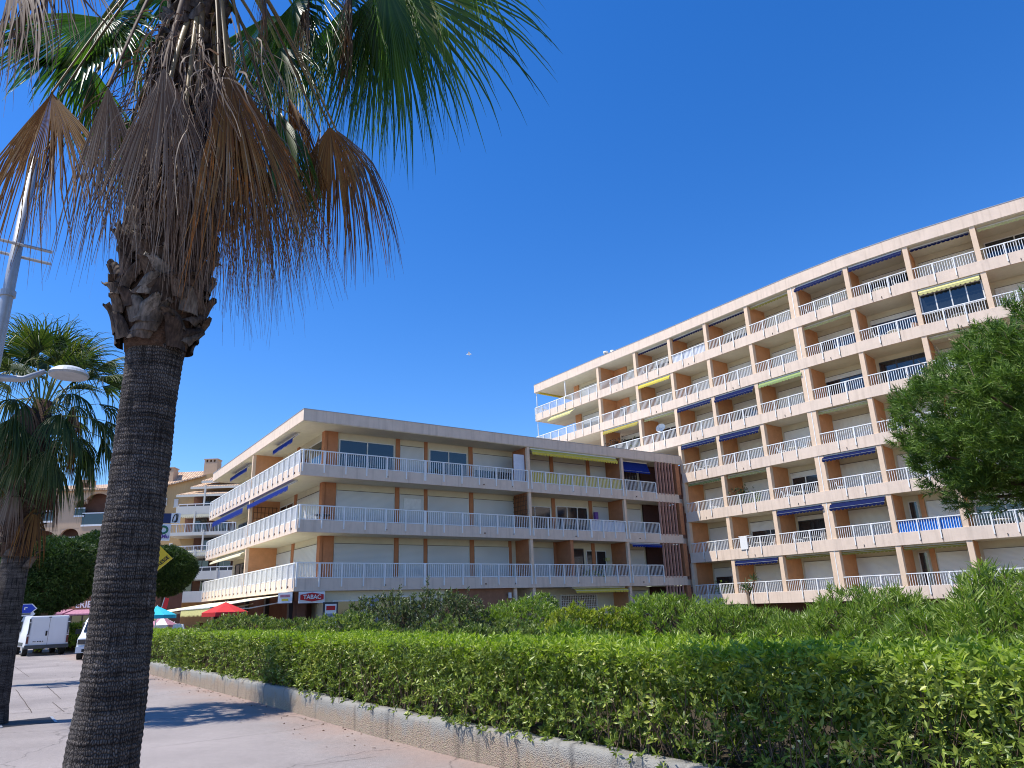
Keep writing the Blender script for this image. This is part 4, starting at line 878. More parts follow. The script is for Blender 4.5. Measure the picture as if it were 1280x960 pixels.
def awning(parent, fr, u0, u1, ztop, key, out=.25, drop=.28, v=.12, val=.14, case=True, label=None, name='awning'):
    b = MB()
    if case: b.box(fr, u0, u1, v+.01, v+.12, ztop-.09, ztop-.015, 'frame')
    p = [fr.p(u0+.03, v, ztop-.10), fr.p(u1-.03, v, ztop-.10), fr.p(u1-.03, v-out, ztop-.10-drop), fr.p(u0+.03, v-out, ztop-.10-drop)]
    b.hexa([q - Z*.012 for q in (p[3], p[2], p[1], p[0])] + [p[3], p[2], p[1], p[0]], key)
    b.box(fr, u0+.02, u1-.02, v-out+.004, v-out+.03, ztop-.135-drop, ztop-.115-drop, 'frame')
    n = max(3, int((u1-u0)/.22)); zt = ztop-.13-drop; vv = v-out-.02
    for i in range(n):
        a, e = u0+.03+(u1-u0-.06)*i/n, u0+.03+(u1-u0-.06)*(i+1)/n; m = (a+e)/2
        f = [fr.p(a, vv, zt), fr.p(e, vv, zt), fr.p(e, vv, zt-val*.55), fr.p(m+(e-a)*.25, vv, zt-val*.92), fr.p(m, vv, zt-val), fr.p(m-(e-a)*.25, vv, zt-val*.92), fr.p(a, vv, zt-val*.55)]
        b.quad(f, key); b.quad([q + fr.V*.006 for q in reversed(f)], key)
    o = b.build(name, parent)
    if label: o['label'] = label
    return o
def wbox(name, parent, fr, u0, u1, v0, v1, z0, z1, key, label=None):
    b = MB(); b.box(fr, u0, u1, v0, v1, z0, z1, key); o = b.build(name, parent)
    if label: o['label'] = label
    return o
def partition(parent, fr, u, v0, v1, z0, z1, t=.16, key='terra', edge='terra_pale', et=.18):
    b = MB(); b.box(fr, u-t/2, u+t/2, v0+et, v1, z0, z1, key); b.box(fr, u-t/2-.015, u+t/2+.015, v0, v0+et, z0, z1, edge); return b.build('partition', parent)

# ------------------------------------------------------------------ low block (front wing)
K0 = Vector((-10.55, 34.45, 0)); UF, VF = dirv(55.16), dirv(-34.84)
FF = Frame(K0, UF, VF); LF = Frame(K0, VF, UF)
LB = empty('apartment_block', (0, 0, 0), 'low three-balcony-row apartment block with tobacconist at its corner', 'building')
WV, WW = 1.6, 1.8
def low_block():
    b = MB(); b.box(FF, WW, 27.25, WV, 19.5, 2.9, 10.93, 'cream'); b.build('wall', LB)
    for r in range(3):
        zb = 2.65 + 2.75*r; b = MB()
        b.box(FF, 0, 24.62, 0, 19.6, zb+.0, zb+.22, 'soffit')
        # fascia upstands (front and left), slightly proud of the slab
        b.box(FF, -.02, 26.75, -.02, .10, zb-.005, zb+.585, 'peach'); b.box(FF, -.02, .10, .10, 19.62, zb-.005, zb+.585, 'peach'); b.box(FF, .1, WW, 19.5, 19.62, zb-.005, zb+.585, 'peach')
        b.box(FF, 24.62, 26.75, .1, WV, zb, zb+.22, 'soffit')
        b.box(FF, 26.76, 27.9, .35, .5, zb-.12, zb+.38, 'peach')
        b.build('balcony_slab', LB)
    b = MB(); b.box(FF, -.02, 27.3, -.02, 19.75, 10.93, 11.52, 'peach'); b.box(FF, -.04, 27.32, -.04, 19.77, 11.52, 11.55, 'metal'); b.box(FF, .02, 27.2, .02, 19.6, 10.90, 10.928, 'soffit')
    b.build('roof', LB)
    for r in range(3):
        zb = 2.65+2.75*r; z0 = zb+.22; zc = zb+2.75 if r < 2 else 10.90; rt = zb+1.32
        # pillars on the front wall
        for (a, e, pr) in [(1.8, 2.4, .12), (5.83, 6.08, .05), (7.62, 7.83, .05), (10.6, 10.87, .05), (16.7, 16.96, .05), (19.78, 20.05, .05)]:
            if a == 10.6 and r == 0: pass
            wbox('pillar', LB, FF, a, e, WV-pr, WV+.3, z0, zc, 'terra_low_shade')
        if r == 0: wbox('pillar', LB, FF, 13.3, 13.5, WV-.05, WV+.2, z0, zc, 'terra_low_shade')
        # left wall pillars
        for (a, e, pr) in [(5.9, 6.3, .06), (14.4, 14.7, .06)]: wbox('pillar', LB, LF, a, e, WW-pr, WW+.2, z0, zc, 'terra_low_shade')
        wbox('pillar', LB, LF, 1.48, 1.9, WW-.14, WW+.05, z0, zc, 'terra_low_shade')
        # partitions
        partition(LB, FF, 13.9, .02, WV, z0, zc, .16, 'terra_low_shade'); partition(LB, FF, 21.6, .02, WV, z0, zc, .16, 'terra_low_shade'); partition(LB, LF, 9.25, .02, WW, z0, zc)
        if r == 0: partition(LB, FF, 16.98, .1, WV, z0, zc, .2, 'terra_low_shade', 'terra_low_shade')
        # railings
        H = .72
        for (a, e, cl) in [(.04, 6.85, None), (6.85, 13.8, None), (14.0, 21.5, {2: 'yellow', 1: None, 0: None}[r]), (21.7, 24.55, None)]:
            if r == 1 and a == 14.0:
                railing(LB, FF, 14.0, 18.5, .03, rt, H); railing(LB, FF, 18.5, 21.5, .03, rt, H, cloth='whitecloth', label='railing with a white canvas behind its bars'); continue
            railing(LB, FF, a, e, .03, rt, H, cloth=cl, label='railing lined with yellow canvas' if cl else None)
        railing(LB, LF, .08, 9.15, .03, rt, H, post=.92, step=.10, postdrop=.45, thick=.034); railing(LB, LF, 9.35, 19.55, .03, rt, H, post=.92, step=.10, postdrop=.45, thick=.034)
        # small drain spouts
        b = MB()
        for u in (4.6, 10.6, 12.6, 17.2, 22.6): b.box(FF, u, u+.06, -.07, -.02, zb+.2, zb+.26, 'brown')
        for u in np.arange(.5, 19.3, .92): b.box(LF, u+.3, u+.33, -.06, -.02, zb+.17, zb+.27, 'brown')
        b.build('drain_spout', LB)
        zt = zb + 2.40
        S = lambda a, e, zz=None, lab=None: shutter(LB, FF, a, e, WV, zz or z0, zt+.2, lab)
        Wn = lambda a, e, p, top=zt, bot=None, fk='frame', lab=None: window(LB, FF, a, e, WV, bot or z0, top, p, fk, lab)
        if r == 2:
            Wn(2.5, 5.75, 2); S(6.15, 7.55); Wn(7.95, 10.5, 2, zt-.05); S(10.95, 13.7, z0+1.25); Wn(10.95, 13.7, 2, z0+1.24)
            wbox('frosted_screen', LB, FF, 13.0, 13.78, .3, .34, z0+.3, zt-.1, 'whitecloth')
            S(14.1, 16.6); S(17.05, 19.65); S(20.15, 21.4); awning(LB, FF, 14.05, 21.1, zc, 'yellow', .18, .16, .05, .2, label='long yellow scalloped awning')
            awning(LB, FF, 21.75, 24.4, zc, 'blue', .25, .62, .5, .12, label='blue awning lowered over the last bay'); Wn(21.8, 24.4, 2, zt, fk='dframe')
        elif r == 1:
            S(2.5, 5.75); S(6.15, 7.55); wbox('window_vent', LB, FF, 6.35, 7.4, WV-.06, WV-.032, z0+1.35, z0+1.95, 'frame'); S(7.9, 10.5); S(10.95, 13.7)
            Wn(14.1, 16.6, 2, zt-.2); Wn(17.05, 19.65, 3, zt-.1); wbox('folded_parasol', LB, FF, 19.9, 20.15, 1.1, 1.3, z0, z0+1.75, 'purple'); S(20.2, 21.4, z0+.95); Wn(20.2, 21.4, 1, z0+.94); S(21.8, 24.4)
            # trellis by the partition
            b = MB()
            for i in range(9): 
                b.box(FF, 13.72, 13.74, .1+i*.17, .13+i*.17, z0+.1, zc-.1, 'brown'); b.box(FF, 13.70, 13.72, .1, 1.55, z0+.2+i*.26, z0+.23+i*.26, 'brown')
            b.build('trellis', LB)
        else:
            S(2.5, 5.75); S(6.15, 7.55); S(7.9, 10.5); S(10.95, 13.25); S(14.1, 16.6); Wn(17.3, 19.1, 1, zt, fk='dframe'); Wn(19.3, 21.0, 2, zt-.1); S(21.8, 24.4)
            awning(LB, FF, 21.75, 24.5, zc, 'blue', .2, .05, .05, .16, label='rolled blue and white awning')
        # left face openings
        if r == 2:
            window(LB, LF, 2.0, 5.8, WW, z0, zt, 2); shutter(LB, LF, 6.5, 9.0, WW, z0, zt+.2)
            awning(LB, LF, 2.5, 6.1, zc, 'blue', .25, .22, .55, .24); awning(LB, LF, 11.5, 15.8, zc, 'blue', .25, .22, .55, .24)
        elif r == 1:
            shutter(LB, LF, 2.0, 5.8, WW, z0, zt+.2); window(LB, LF, 6.5, 9.0, WW, z0, zt, 2)
            awning(LB, LF, 1.4, 9.1, zc, 'blue', .35, .20, .22, .26, label='long blue awning on the middle balcony row'); awning(LB, LF, 9.4, 17.2, zc, 'blue', .50, .30, .22, .34, label='long blue awning half lowered at the far end')
            b = MB()
            for i in range(7):
                b.box(LF, 9.10, 9.13, .25+i*.22, .28+i*.22, z0+.1, zc-.35, 'brown'); b.box(LF, 9.07, 9.10, .25, 1.65, z0+.2+i*.32, z0+.23+i*.32, 'brown')
            b.build('trellis', LB)
        else:
            shutter(LB, LF, 2.0, 5.8, WW, z0, zt+.2); shutter(LB, LF, 6.5, 9.0, WW, z0, zt+.2)
            awning(LB, LF, 9.6, 17.5, zc, 'creamawn', .4, .2, .25, .1)
        shutter(LB, LF, 10.0, 13.9, WW, z0, zt+.2); window(LB, LF, 15.0, 18.6, WW, z0, zt, 3, 'dframe')
        # terracotta fins beside the stair
        b = MB()
        for i in range(6):
            u = 24.72 + i*.30; b.box(FF, u, u+.06, -.06, .10, zb+.50, zc+.02 if r < 2 else 10.928, 'fin')
        b.box(FF, 26.62, 26.98, -.04, .3, zb+.587, zc-.01, 'terra_low_shade'); 
        for i in range(4):
            u = 27.1 + i*.22; b.box(FF, u, u+.07, .36, .5, zb+.4, zc-.13 if r < 2 else 10.92, 'fin')
        b.box(FF, 24.62, 26.97, 1.45, 1.55, zb+.23, zc-.01, 'darkvoid'); b.box(FF, 26.99, 27.95, .53, .62, zb-.4 if r else 0, zc-.01, 'darkvoid'); b.box(FF, 26.90, 26.965, .31, 1.445, zb+.225, zc-.012, 'darkvoid')  # dark sheets painted as stair shade, added to close bright gaps behind the fins
        b.build('louvre_screen', LB)
    wbox('wall_lamp', LB, FF, 20.9, 21.15, WV-.2, WV-.02, 4.3, 4.5, 'lamp_yel'); wbox('wall_lamp', LB, FF, 12.2, 12.35, .02, .16, 2.1, 2.4, 'frame')
    # ground floor
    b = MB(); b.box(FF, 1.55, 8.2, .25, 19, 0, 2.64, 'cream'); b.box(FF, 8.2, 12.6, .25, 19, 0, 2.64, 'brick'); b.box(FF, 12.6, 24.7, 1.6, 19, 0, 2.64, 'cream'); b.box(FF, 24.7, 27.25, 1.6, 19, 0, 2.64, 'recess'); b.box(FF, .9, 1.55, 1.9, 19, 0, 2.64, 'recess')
    b.build('ground_floor_wall', LB)
    b = MB(); b.box(FF, 24.7, 26.9, 1.3, 1.5, 0, 2.64, 'darkvoid'); b.box(FF, 26.905, 26.96, .31, 1.5, 0, 2.63, 'darkvoid')  # same dark sheets standing in for shade at ground level
    for i in range(6): b.box(FF, 24.72+i*.30, 24.78+i*.30, -.04, .10, 0, 2.64, 'fin')
    b.box(FF, 26.62, 26.98, -.04, .3, 0, 2.64, 'terra_low_shade')
    for i in range(4): b.box(FF, 27.1+i*.22, 27.17+i*.22, .36, .5, 0, 2.5, 'fin')
    b.build('louvre_screen', LB)
    partition(LB, FF, 12.7, .1, 1.6, 0, 2.64, .16, 'peach', 'peach'); partition(LB, FF, 13.95, .02, 1.6, 0, 2.64, .16, 'peach'); partition(LB, FF, 21.5, .02, 1.6, 0, 2.64)
    for (a, e) in [(14.2, 16.7), (17.0, 20.0)]:
        o = window(LB, FF, a, e, 1.6, .3, 2.25, 2); b = MB()
        k = int((e-a)/.14)
        for i in range(k): b.box(FF, a+.06+i*.14, a+.085+i*.14, 1.52, 1.54, .3, 2.25, 'rail')
        for i in range(14): b.box(FF, a, e, 1.54, 1.552, .35+i*.14, .372+i*.14, 'rail')
        b.build('grille', o)
    awning(LB, FF, 16.9, 21.2, 2.65, 'yellow', .3, .1, .2, .14); shutter(LB, FF, 21.8, 24.4, 1.6, .9, 2.6); window(LB, FF, 21.8, 24.4, 1.6, 0, .9, 2, 'dframe')
    # shop front at the corner
    window(LB, FF, 2.0, 3.4, .25, .7, 2.2, 1); window(LB, FF, 3.8, 6.2, .25, .5, 2.35, 2, label='shop window with posters'); 
    for (u, z) in [(3.95, 1.75), (4.6, 1.2), (5.2, 1.7), (3.95, 1.0)]: wbox('poster', LB, FF, u, u+.45, .19, .20, z, z+.5, 'poster')
    wbox('shop_door', LB, FF, .35, 1.0, 1.0, 1.06, 0, 2.2, 'recess')
    b = MB(); b.box(FF, .5, .9, .9, 18.8, 0, 2.64, 'recess'); b.build('shop_side_wall', LB)
    for s in (1.5, 5.5, 9.5, 13.5, 17): wbox('shop_column', LB, LF, s, s+.3, .3, .5, 0, 2.64, 'dframe')
low_block()
def text(parent, s, loc, size, key, ux, uz, bold=.0, name='lettering', off=0):
    c = bpy.data.curves.new(name, 'FONT'); c.body = s; c.size = size; c.extrude = .004; c.offset = bold; c.align_x = 'CENTER'; c.align_y = 'CENTER'
    c.materials.append(M[key]); o = bpy.data.objects.new(name, c); COL.objects.link(o)
    ux = Vector(ux).normalized(); uz = Vector(uz).normalized(); n = ux.cross(uz)
    m = Matrix.Identity(4)
    for i in range(3): m[i][0] = ux[i]; m[i][1] = uz[i]; m[i][2] = n[i]; m[i][3] = loc[i]
    if parent is not None:
        o.parent = parent; m = Matrix.Translation(-Vector(parent.location)) @ m if parent.type == 'EMPTY' else m
    o.matrix_local = m; bpy.context.view_layer.update(); me = bpy.data.meshes.new_from_object(o); o2 = bpy.data.objects.new(name, me); COL.objects.link(o2); o2.parent = parent; o2.matrix_local = m; bpy.data.objects.remove(o); o2.name = name; return o2
def sign_tabac():
    p = FF.p(.85, -.12, 2.36); root = empty('shop_sign', p, 'red lozenge tobacconist sign reading TABAC on a white board at the block corner', 'sign')
    b = MB(); b.box(FF, .22, 1.48, -.10, -.06, 2.10, 2.62, 'signwhite'); b.build('board', root)
    def loz(w, h, v, key):
        b = MB(); pts = [(-w, 0.55*h), (0, h), (w, .55*h), (w, -.55*h), (0, -h), (-w, -.55*h)]; n = len(pts)
        f = [FF.p(.85+a, v, 2.37+z) for a, z in pts]; g = [q + FF.V*.02 for q in f]; b.quad(list(reversed(f)), key)
        for i in range(n): j = (i+1) % n; b.quad([f[i], f[j], g[j], g[i]], key)
        return b
    loz(.60, .235, -.125, 'signwhite').build('border', root); loz(.565, .205, -.132, 'red').build('panel', root)
    text(root, 'TABAC', FF.p(.85, -.145, 2.37), .27, 'signwhite', UF, Z, .006)
sign_tabac()
def sign_square():
    p = FF.p(-.15, -.05, 2.4); root = empty('hanging_sign', p, 'small square white shop sign beside the TABAC sign', 'sign'); fr = Frame(K0, dirv(85), dirv(-5))
    b = MB(); b.box(fr, -.62, .02, -.35, -.29, 2.12, 2.6, 'signwhite'); b.build('board', root); b = MB(); b.box(fr, -.52, -.08, -.36, -.352, 2.38, 2.5, 'pinkcloth'); b.box(fr, -.45, -.15, -.36, -.352, 2.22, 2.32, 'yellow'); b.build('print', root)
sign_square()
def poster_board():
    p = FF.p(1.72, -.25, 0); root = empty('poster_stand', p, 'dark framed poster display standing outside the tobacconist', 'display')
    b = MB(); b.box(FF, 1.36, 2.08, -.3, -.22, .35, 2.12, 'dark'); b.build('case', root); b = MB(); b.box(FF, 1.44, 2.0, -.308, -.301, .45, 2.03, 'signwhite'); b.build('paper', root)
    b = MB(); b.box(FF, 1.5, 1.94, -.315, -.309, 1.75, 1.95, 'red'); b.box(FF, 1.5, 1.94, -.315, -.309, .6, 1.6, 'poster'); b.build('print', root)
    b = MB(); b.box(FF, 1.4, 1.46, -.3, -.22, 0, .35, 'dark'); b.box(FF, 1.98, 2.04, -.3, -.22, 0, .35, 'dark'); b.build('leg', root)
poster_board()
# café awnings on the street side
def cafe_awn(s0, s1, out, zt, zb, lab, key='creamawn', vk='paleyel'):
    root = empty('cafe_awning', LF.p((s0+s1)/2, 0, 0), lab, 'awning', 'cafe awnings'); b = MB()
    p = [LF.p(s0, .1, zt), LF.p(s1, .1, zt), LF.p(s1, -out, zb), LF.p(s0, -out, zb)]
    b.hexa([q - Z*.02 for q in p] + p, key); b.build('canvas', root)
    b = MB(); n = int((s1-s0)/.3)
    for i in range(n):
        a, e = s0+(s1-s0)*i/n, s0+(s1-s0)*(i+1)/n
        for off in (0, -.008): b.quad([LF.p(a, -out+off, zb-.01), LF.p(e, -out+off, zb-.01), LF.p(e, -out+off, zb-.3), LF.p((a+e)/2, -out+off, zb-.4), LF.p(a, -out+off, zb-.3)], vk)
    b.build('valance', root)
    b = MB()
    for s in (s0+.3, s1-.3): b.tube([LF.p(s, .2, zt-.3), LF.p(s, -out*.5, (zt+zb)/2-.35), LF.p(s, -out+.05, zb-.05)], .03, 'frame', 6)
    b.box(LF, s0, s1, -out-.04, -out+.04, zb-.04, zb+.01, 'frame'); b.build('folding_arm', root)
cafe_awn(.9, 7.8, 3.4, 2.55, 2.05, 'cream cafe awning nearest the TABAC sign'); cafe_awn(8.2, 17.8, 3.9, 2.5, 1.95, 'cream cafe awning with yellow valance at the far end')

# ------------------------------------------------------------------ tall block
PP = [(2.07, 63.19), (7.15, 56.24), (9.71, 52.87), (11.86, 50.02), (13.87, 47.25), (15.97, 44.42), (18.06, 41.62), (20.32, 38.92), (22.72, 36.58), (25.28, 34.45), (27.98, 32.35), (30.70, 30.30)]
PP = [Vector((a, b, 0)) for a, b in PP]   # index 0 = left end, 1 = p0 ... 3 = p2
TB = empty('tall_apartment_block', (0, 0, 0), 'tall curved apartment block with seven rows of balconies behind the low block', 'building')
def offs(P, d):
    out = []
    for i in range(len(P)):
        a = P[max(i-1, 0)]; c = P[min(i+1, len(P)-1)]; t = (c-a).normalized(); out.append(P[i] + Vector((-t.y, t.x, 0))*d)
    return out
def bayframe(i):
    a, c = PP[i], PP[i+1]; U = (c-a).normalized(); return Frame(a, U, Vector((-U.y, U.x, 0))), (c-a).length
DV = 2.0
B7 = {0: 'L', 1: 'lamp', 2: 'w', 3: 's', 4: 'w', 5: 's', 6: 's', 7: 'w', 8: 's', 9: 'w', 10: 's'}
#            bay(i from PP[i] to PP[i+1]): content s=shutter w=window S=with inner pillar g=glazed ; awning colour/drop
CONT = {
 7: {1: ('d', None), 2: ('w', 'blue0'), 3: ('s', 'blue0'), 4: ('w', 'blue0'), 5: ('s', 'yel0'), 6: ('s', 'blue1'), 7: ('w', 'blue1'), 8: ('s', 'blue0'), 9: ('w', 'pal0'), 10: ('s', None)},
 6: {1: ('d', None), 2: ('s', 'yel1'), 3: ('s', None), 4: ('s', None), 5: ('s', None), 6: ('w', 'pal0'), 7: ('w', None), 8: ('g', 'pal1'), 9: ('s', None), 10: ('s', None)},
 5: {1: ('w', 'yel1'), 2: ('w', 'pal0'), 3: ('s', 'blue1'), 4: ('w', 'blue2'), 5: ('s', 'grn1'), 6: ('w', None), 7: ('w', None), 8: ('s', 'pal0'), 9: ('s', None), 10: ('s', None)},
 4: {3: ('s', 'blue1'), 4: ('s', 'blue2'), 5: ('s', None), 6: ('s', 'pal0'), 7: ('p', None), 8: ('s', None), 9: ('s', None), 10: ('s', None)},
 3: {3: ('s', 'grn0'), 4: ('s', 'pal0'), 5: ('w', None), 6: ('s', 'blue1'), 7: ('s', None), 8: ('s', None), 9: ('s', None), 10: ('s', None)},
 2: {3: ('s', None), 4: ('w', None), 5: ('w', 'blue1'), 6: ('s', 'blue2'), 7: ('p', None), 8: ('w', None), 9: ('s', None), 10: ('s', None)},
 1: {3: ('w', None), 4: ('s', 'blue1'), 5: ('s', 'yel0'), 6: ('s', 'yel0'), 7: ('p', 'yel0'), 8: ('s', None), 9: ('s', None), 10: ('s', None)},
}
ORD = {1: 'first', 2: 'second', 3: 'third', 4: 'fourth', 5: 'fifth', 6: 'sixth', 7: 'seventh'}
def zrail(r): return 2.64 + 2.75*(r-1)
def tall_block():
    # body
    def body(i0, z0, z1, extra=None):
        P = PP[i0:]; 
        if extra is not None: P = [extra] + PP[i0:]
        f = offs(P, DV); k = offs(P, DV+10); b.prism([(p.x, p.y) for p in f] + [(p.x, p.y) for p in reversed(k)], z0, z1, 'cream')
    b = MB(); L0 = PP[0].lerp(PP[1], .40); body(3, .0, zrail(5)-1.28)
    body(2, zrail(5)-1.28, zrail(6)-1.29); body(1, zrail(6)-1.29, 20.55, L0)
    b.build('wall', TB)
    for r in range(1, 8):
        zt = zrail(r); zb = zt-1.3; i0 = 0 if r >= 6 else (1 if r == 5 else 3); P = PP[i0:]
        if r == 5: P = [PP[0].lerp(PP[1], .55)] + PP[1:]
        f = offs(P, 0); k = offs(P, DV+.05); b = MB()
        b.prism([(p.x, p.y) for p in f] + [(p.x, p.y) for p in reversed(k)], zb, zb+.22, 'soffit')
        f2 = offs(P, -.03); k2 = offs(P, .09); b.prism([(p.x, p.y) for p in f2] + [(p.x, p.y) for p in reversed(k2)], zb-.006, zb+.645, 'peach')
        if r >= 6:
            fr, ln = bayframe(0); b.box(fr, -.03, .10, .09, 3.6, zb-.006, zb+.645, 'peach'); b.box(fr, .1, 3.2, 2.0, 3.6, zb, zb+.22, 'soffit')
        b.build('balcony_slab', TB)
    # roof
    f = offs(PP, -.05); k = offs(PP, 12.2); b = MB()
    b.prism([(p.x, p.y) for p in f] + [(p.x, p.y) for p in reversed(k)], 20.56, 21.31, 'peach'); f = offs(PP, -.07); k = offs(PP, 12.25)
    b.prism([(p.x, p.y) for p in f] + [(p.x, p.y) for p in reversed(k)], 21.31, 21.34, 'metal')
    f = offs(PP, .0); k = offs(PP, 11); b.prism([(p.x, p.y) for p in f] + [(p.x, p.y) for p in reversed(k)], 20.53, 20.559, 'soffit'); b.build('roof', TB)
    c = at(760, 437, 57); b = MB(); b.box(Frame((c.x, c.y, 0), dirv(143.5), dirv(53.5)), -.5, .5, -.3, .3, 21.3, 21.55, 'frame'); b.tube([(c.x-.2, c.y+.1, 21.5), (c.x-.2, c.y+.1, 21.85)], .12, 'metal', 10); b.tube([(c.x-.2, c.y+.1, 21.85), (c.x-.2, c.y+.1, 22.0)], .22, 'frame', 10)
    b.tube([(c.x+.3, c.y-.3, 21.5), (c.x+.3, c.y-.3, 21.95)], .16, 'frame', 10); b.build('roof_vent', TB, True)
    # ground floor base
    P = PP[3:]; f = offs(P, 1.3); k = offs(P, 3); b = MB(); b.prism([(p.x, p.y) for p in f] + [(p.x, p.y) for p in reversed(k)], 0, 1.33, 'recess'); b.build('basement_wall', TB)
    for r in range(1, 8):
        zt = zrail(r); zb = zt-1.3; z0 = zb+.22; zc = zb+2.745 if r < 7 else 20.53
        i0 = 3 if r < 5 else 1
        for i in range(i0, 11):      # partition at PP[i]
            if i >= 11: break
            fr, ln = bayframe(i); dbl = (i == 6)
            if i == 3 and r < 5: fr, ln = bayframe(3)
            b = MB(); w0 = -.28 if dbl else -.13; w1 = .28 if dbl else .13
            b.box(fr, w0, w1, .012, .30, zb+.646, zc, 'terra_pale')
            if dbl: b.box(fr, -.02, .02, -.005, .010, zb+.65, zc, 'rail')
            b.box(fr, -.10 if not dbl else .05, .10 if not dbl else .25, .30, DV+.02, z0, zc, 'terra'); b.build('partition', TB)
        bays = [0] + list(range(1, 11)) if r >= 6 else list(range(1 if r == 5 else 3, 11))
        for i in bays:
            fr, ln = bayframe(i)
            if i == 0:
                railing(TB, fr, .02, 4.3, .03, zt, .68, joints=True); railing(TB, fr, 4.3, ln-.14, .03, zt, .68, joints=True)
                fr2 = Frame(PP[0], fr.V, fr.U); railing(TB, fr2, .1, 2.2, .03, zt, .68)
                wbox('pole', TB, fr, .10, .15, .12, .17, zb+.64, zc, 'rail'); 
                if r == 7: wbox('pole', TB, fr, 4.25, 4.33, .06, .14, zt, zc, 'rail')
                if r == 7: wbox('wall_pier', TB, fr, 3.4, 4.0, DV-.12, DV+.2, z0, zc, 'terra'); wbox('wall_pier', TB, fr, 7.6, 8.0, DV-.1, DV+.2, z0, zc, 'terra')
                if r == 7: wbox('edge_beam', TB, fr, .35, .55, .2, 4.0, 20.40, 20.53, 'yellow')
                if r == 6:
                    awning(TB, fr, 2.2, 5.4, zc, 'paleyel', .5, .35, .1, .12); wbox('wall_pier', TB, fr, 3.4, 4.1, DV-.12, DV+.2, z0, zc, 'terra')
                    window(TB, fr, 4.4, 7.5, DV, z0, z0+1.5, 3, 'dframe'); shutter(TB, fr, 4.4, 7.5, DV, z0+1.5, zc-.1); wbox('wall_pier', TB, fr, 7.6, 8.0, DV-.1, DV+.2, z0, zc, 'terra')
                else: shutter(TB, fr, 4.4, 7.5, DV, z0, zc-.15)
                continue
            kind, aw = CONT[r].get(i, ('s', None))
            cl = None; lab = None
            if r == 2 and i == 7: cl = 'bluecloth'; lab = 'railing lined with bright blue canvas'
            if r == 7 and i == 3: cl = 'whitecloth'; lab = 'railing lined with white canvas'
            a0 = .14 if i != 6 else .30; a1 = ln-.14 if i != 5 else ln-.30
            railing(TB, fr, a0, a1, .03, zt, .68, cloth=cl, ends=False, joints=True, label=lab, step=.12)
            u0, u1 = .3, ln-.3; zt2 = zc-.30
            # pier beside the window, flush piers alternate
            if kind == 's': shutter(TB, fr, u0, u1, DV, z0, zt2+.12)
            elif kind == 'd':
                wbox('wall_pier', TB, fr, .1, 1.5, DV-.1, DV+.1, z0, zc, 'terra'); window(TB, fr, .5, 1.2, DV-.1, z0, z0+1.9, 1); shutter(TB, fr, 1.8, u1, DV, z0, zt2+.12)
            elif kind == 'w':
                zs = zt2 - random.choice([0, .35, .35, .6]); window(TB, fr, u0, u1, DV, z0, zs, random.choice([2, 3]), random.choice(['frame', 'frame', 'dframe']))
                if zt2-zs > .1: shutter(TB, fr, u0, u1, DV, zs, zt2+.15)
            elif kind == 'p':
                wbox('wall_pier', TB, fr, .95, 1.2, DV-.1, DV+.1, z0, zc, 'terra'); window(TB, fr, .35, .85, DV, z0+.4, zt2, 1); shutter(TB, fr, 1.3, u1, DV, z0, zt2+.12)
            elif kind == 'g':
                window(TB, fr, .16, ln-.16, .22, zt-.05, zc-.32, 4, 'frame', 'glazed-in balcony front'); shutter(TB, fr, u0, u1, DV, z0, zt2)
            if aw:
                col = {'blue': 'blue_awning_shade', 'yel': 'yellow_shade' if aw[-1] == '0' or i != 2 else 'yellow', 'pal': 'paleyel', 'grn': 'green_awn'}[aw[:-1]]; d = {'0': (.03, .04, .10), '1': (.12, .16, .14), '2': (.2, .26, .16)}[aw[-1]]
                if r == 7 and aw[-1] == '0': d = (.02, .03, .12)
                if aw[-1] != '0' or col != 'blue' or r == 7:
                    awning(TB, fr, .17, ln-.17, zc, col, d[0], d[1], .06 if aw[-1] != '0' else .32, d[2])
            if i % 2 == (r % 2): 
                b = MB(); b.box(fr, ln*.5, ln*.5+.03, -.06, -.03, zb+.08, zb+.2, 'joint'); b.build('drain_spout', TB)
tall_block()

# ------------------------------------------------------------------ balcony furniture
def chair(fr, u, v, z, rot, label, key='plastic', group='garden chairs on balconies'):
    p = fr.p(u, v, z); root = empty('garden_chair', p, label, 'chair', group); q = Frame(p, (math.cos(rot), math.sin(rot), 0), (-math.sin(rot), math.cos(rot), 0)); 
    b = MB(); b.box(q, -.24, .24, -.24, .24, .41, .45, key); b.build('seat', root)
    b = MB(); 
    b.hexa([q.p(-.24, .20, .45), q.p(.24, .20, .45), q.p(.24, .24, .45), q.p(-.24, .24, .45), q.p(-.2, .32, .92), q.p(.2, .32, .92), q.p(.2, .35, .92), q.p(-.2, .35, .92)], key); b.build('backrest', root)
    for sx in (-.22, .22):
        b = MB(); b.box(q, sx-.025, sx+.025, -.22, .22, .62, .65, key); b.box(q, sx-.02, sx+.02, -.22, -.18, .45, .62, key); b.build('armrest', root)
        for sy in (-.21, .21): b = MB(); b.tube([q.p(sx, sy, .41), q.p(sx*1.12, sy*1.12, 0)], .02, key, 5); b.build('leg', root)
def table(fr, u, v, z, label, key='plastic'):
    p = fr.p(u, v, z); root = empty('garden_table', p, label, 'table', 'garden tables on balconies'); b = MB(); b.tube([p+Z*.70, p+Z*.73], .42, key, 16); b.build('table_top', root, False)
    for a in range(4):
        b = MB(); an = a*math.pi/2+.4; b.tube([p+Z*.7+Vector((math.cos(an)*.2, math.sin(an)*.2, 0)), p+Vector((math.cos(an)*.33, math.sin(an)*.33, 0))], .02, key, 5); b.build('leg', root)
NB = {3: 'leftmost visible', 4: 'second', 5: 'third', 6: 'fourth', 7: 'fifth', 8: 'sixth', 9: 'seventh', 2: 'bay just left of the low roof corner', 1: 'first'}
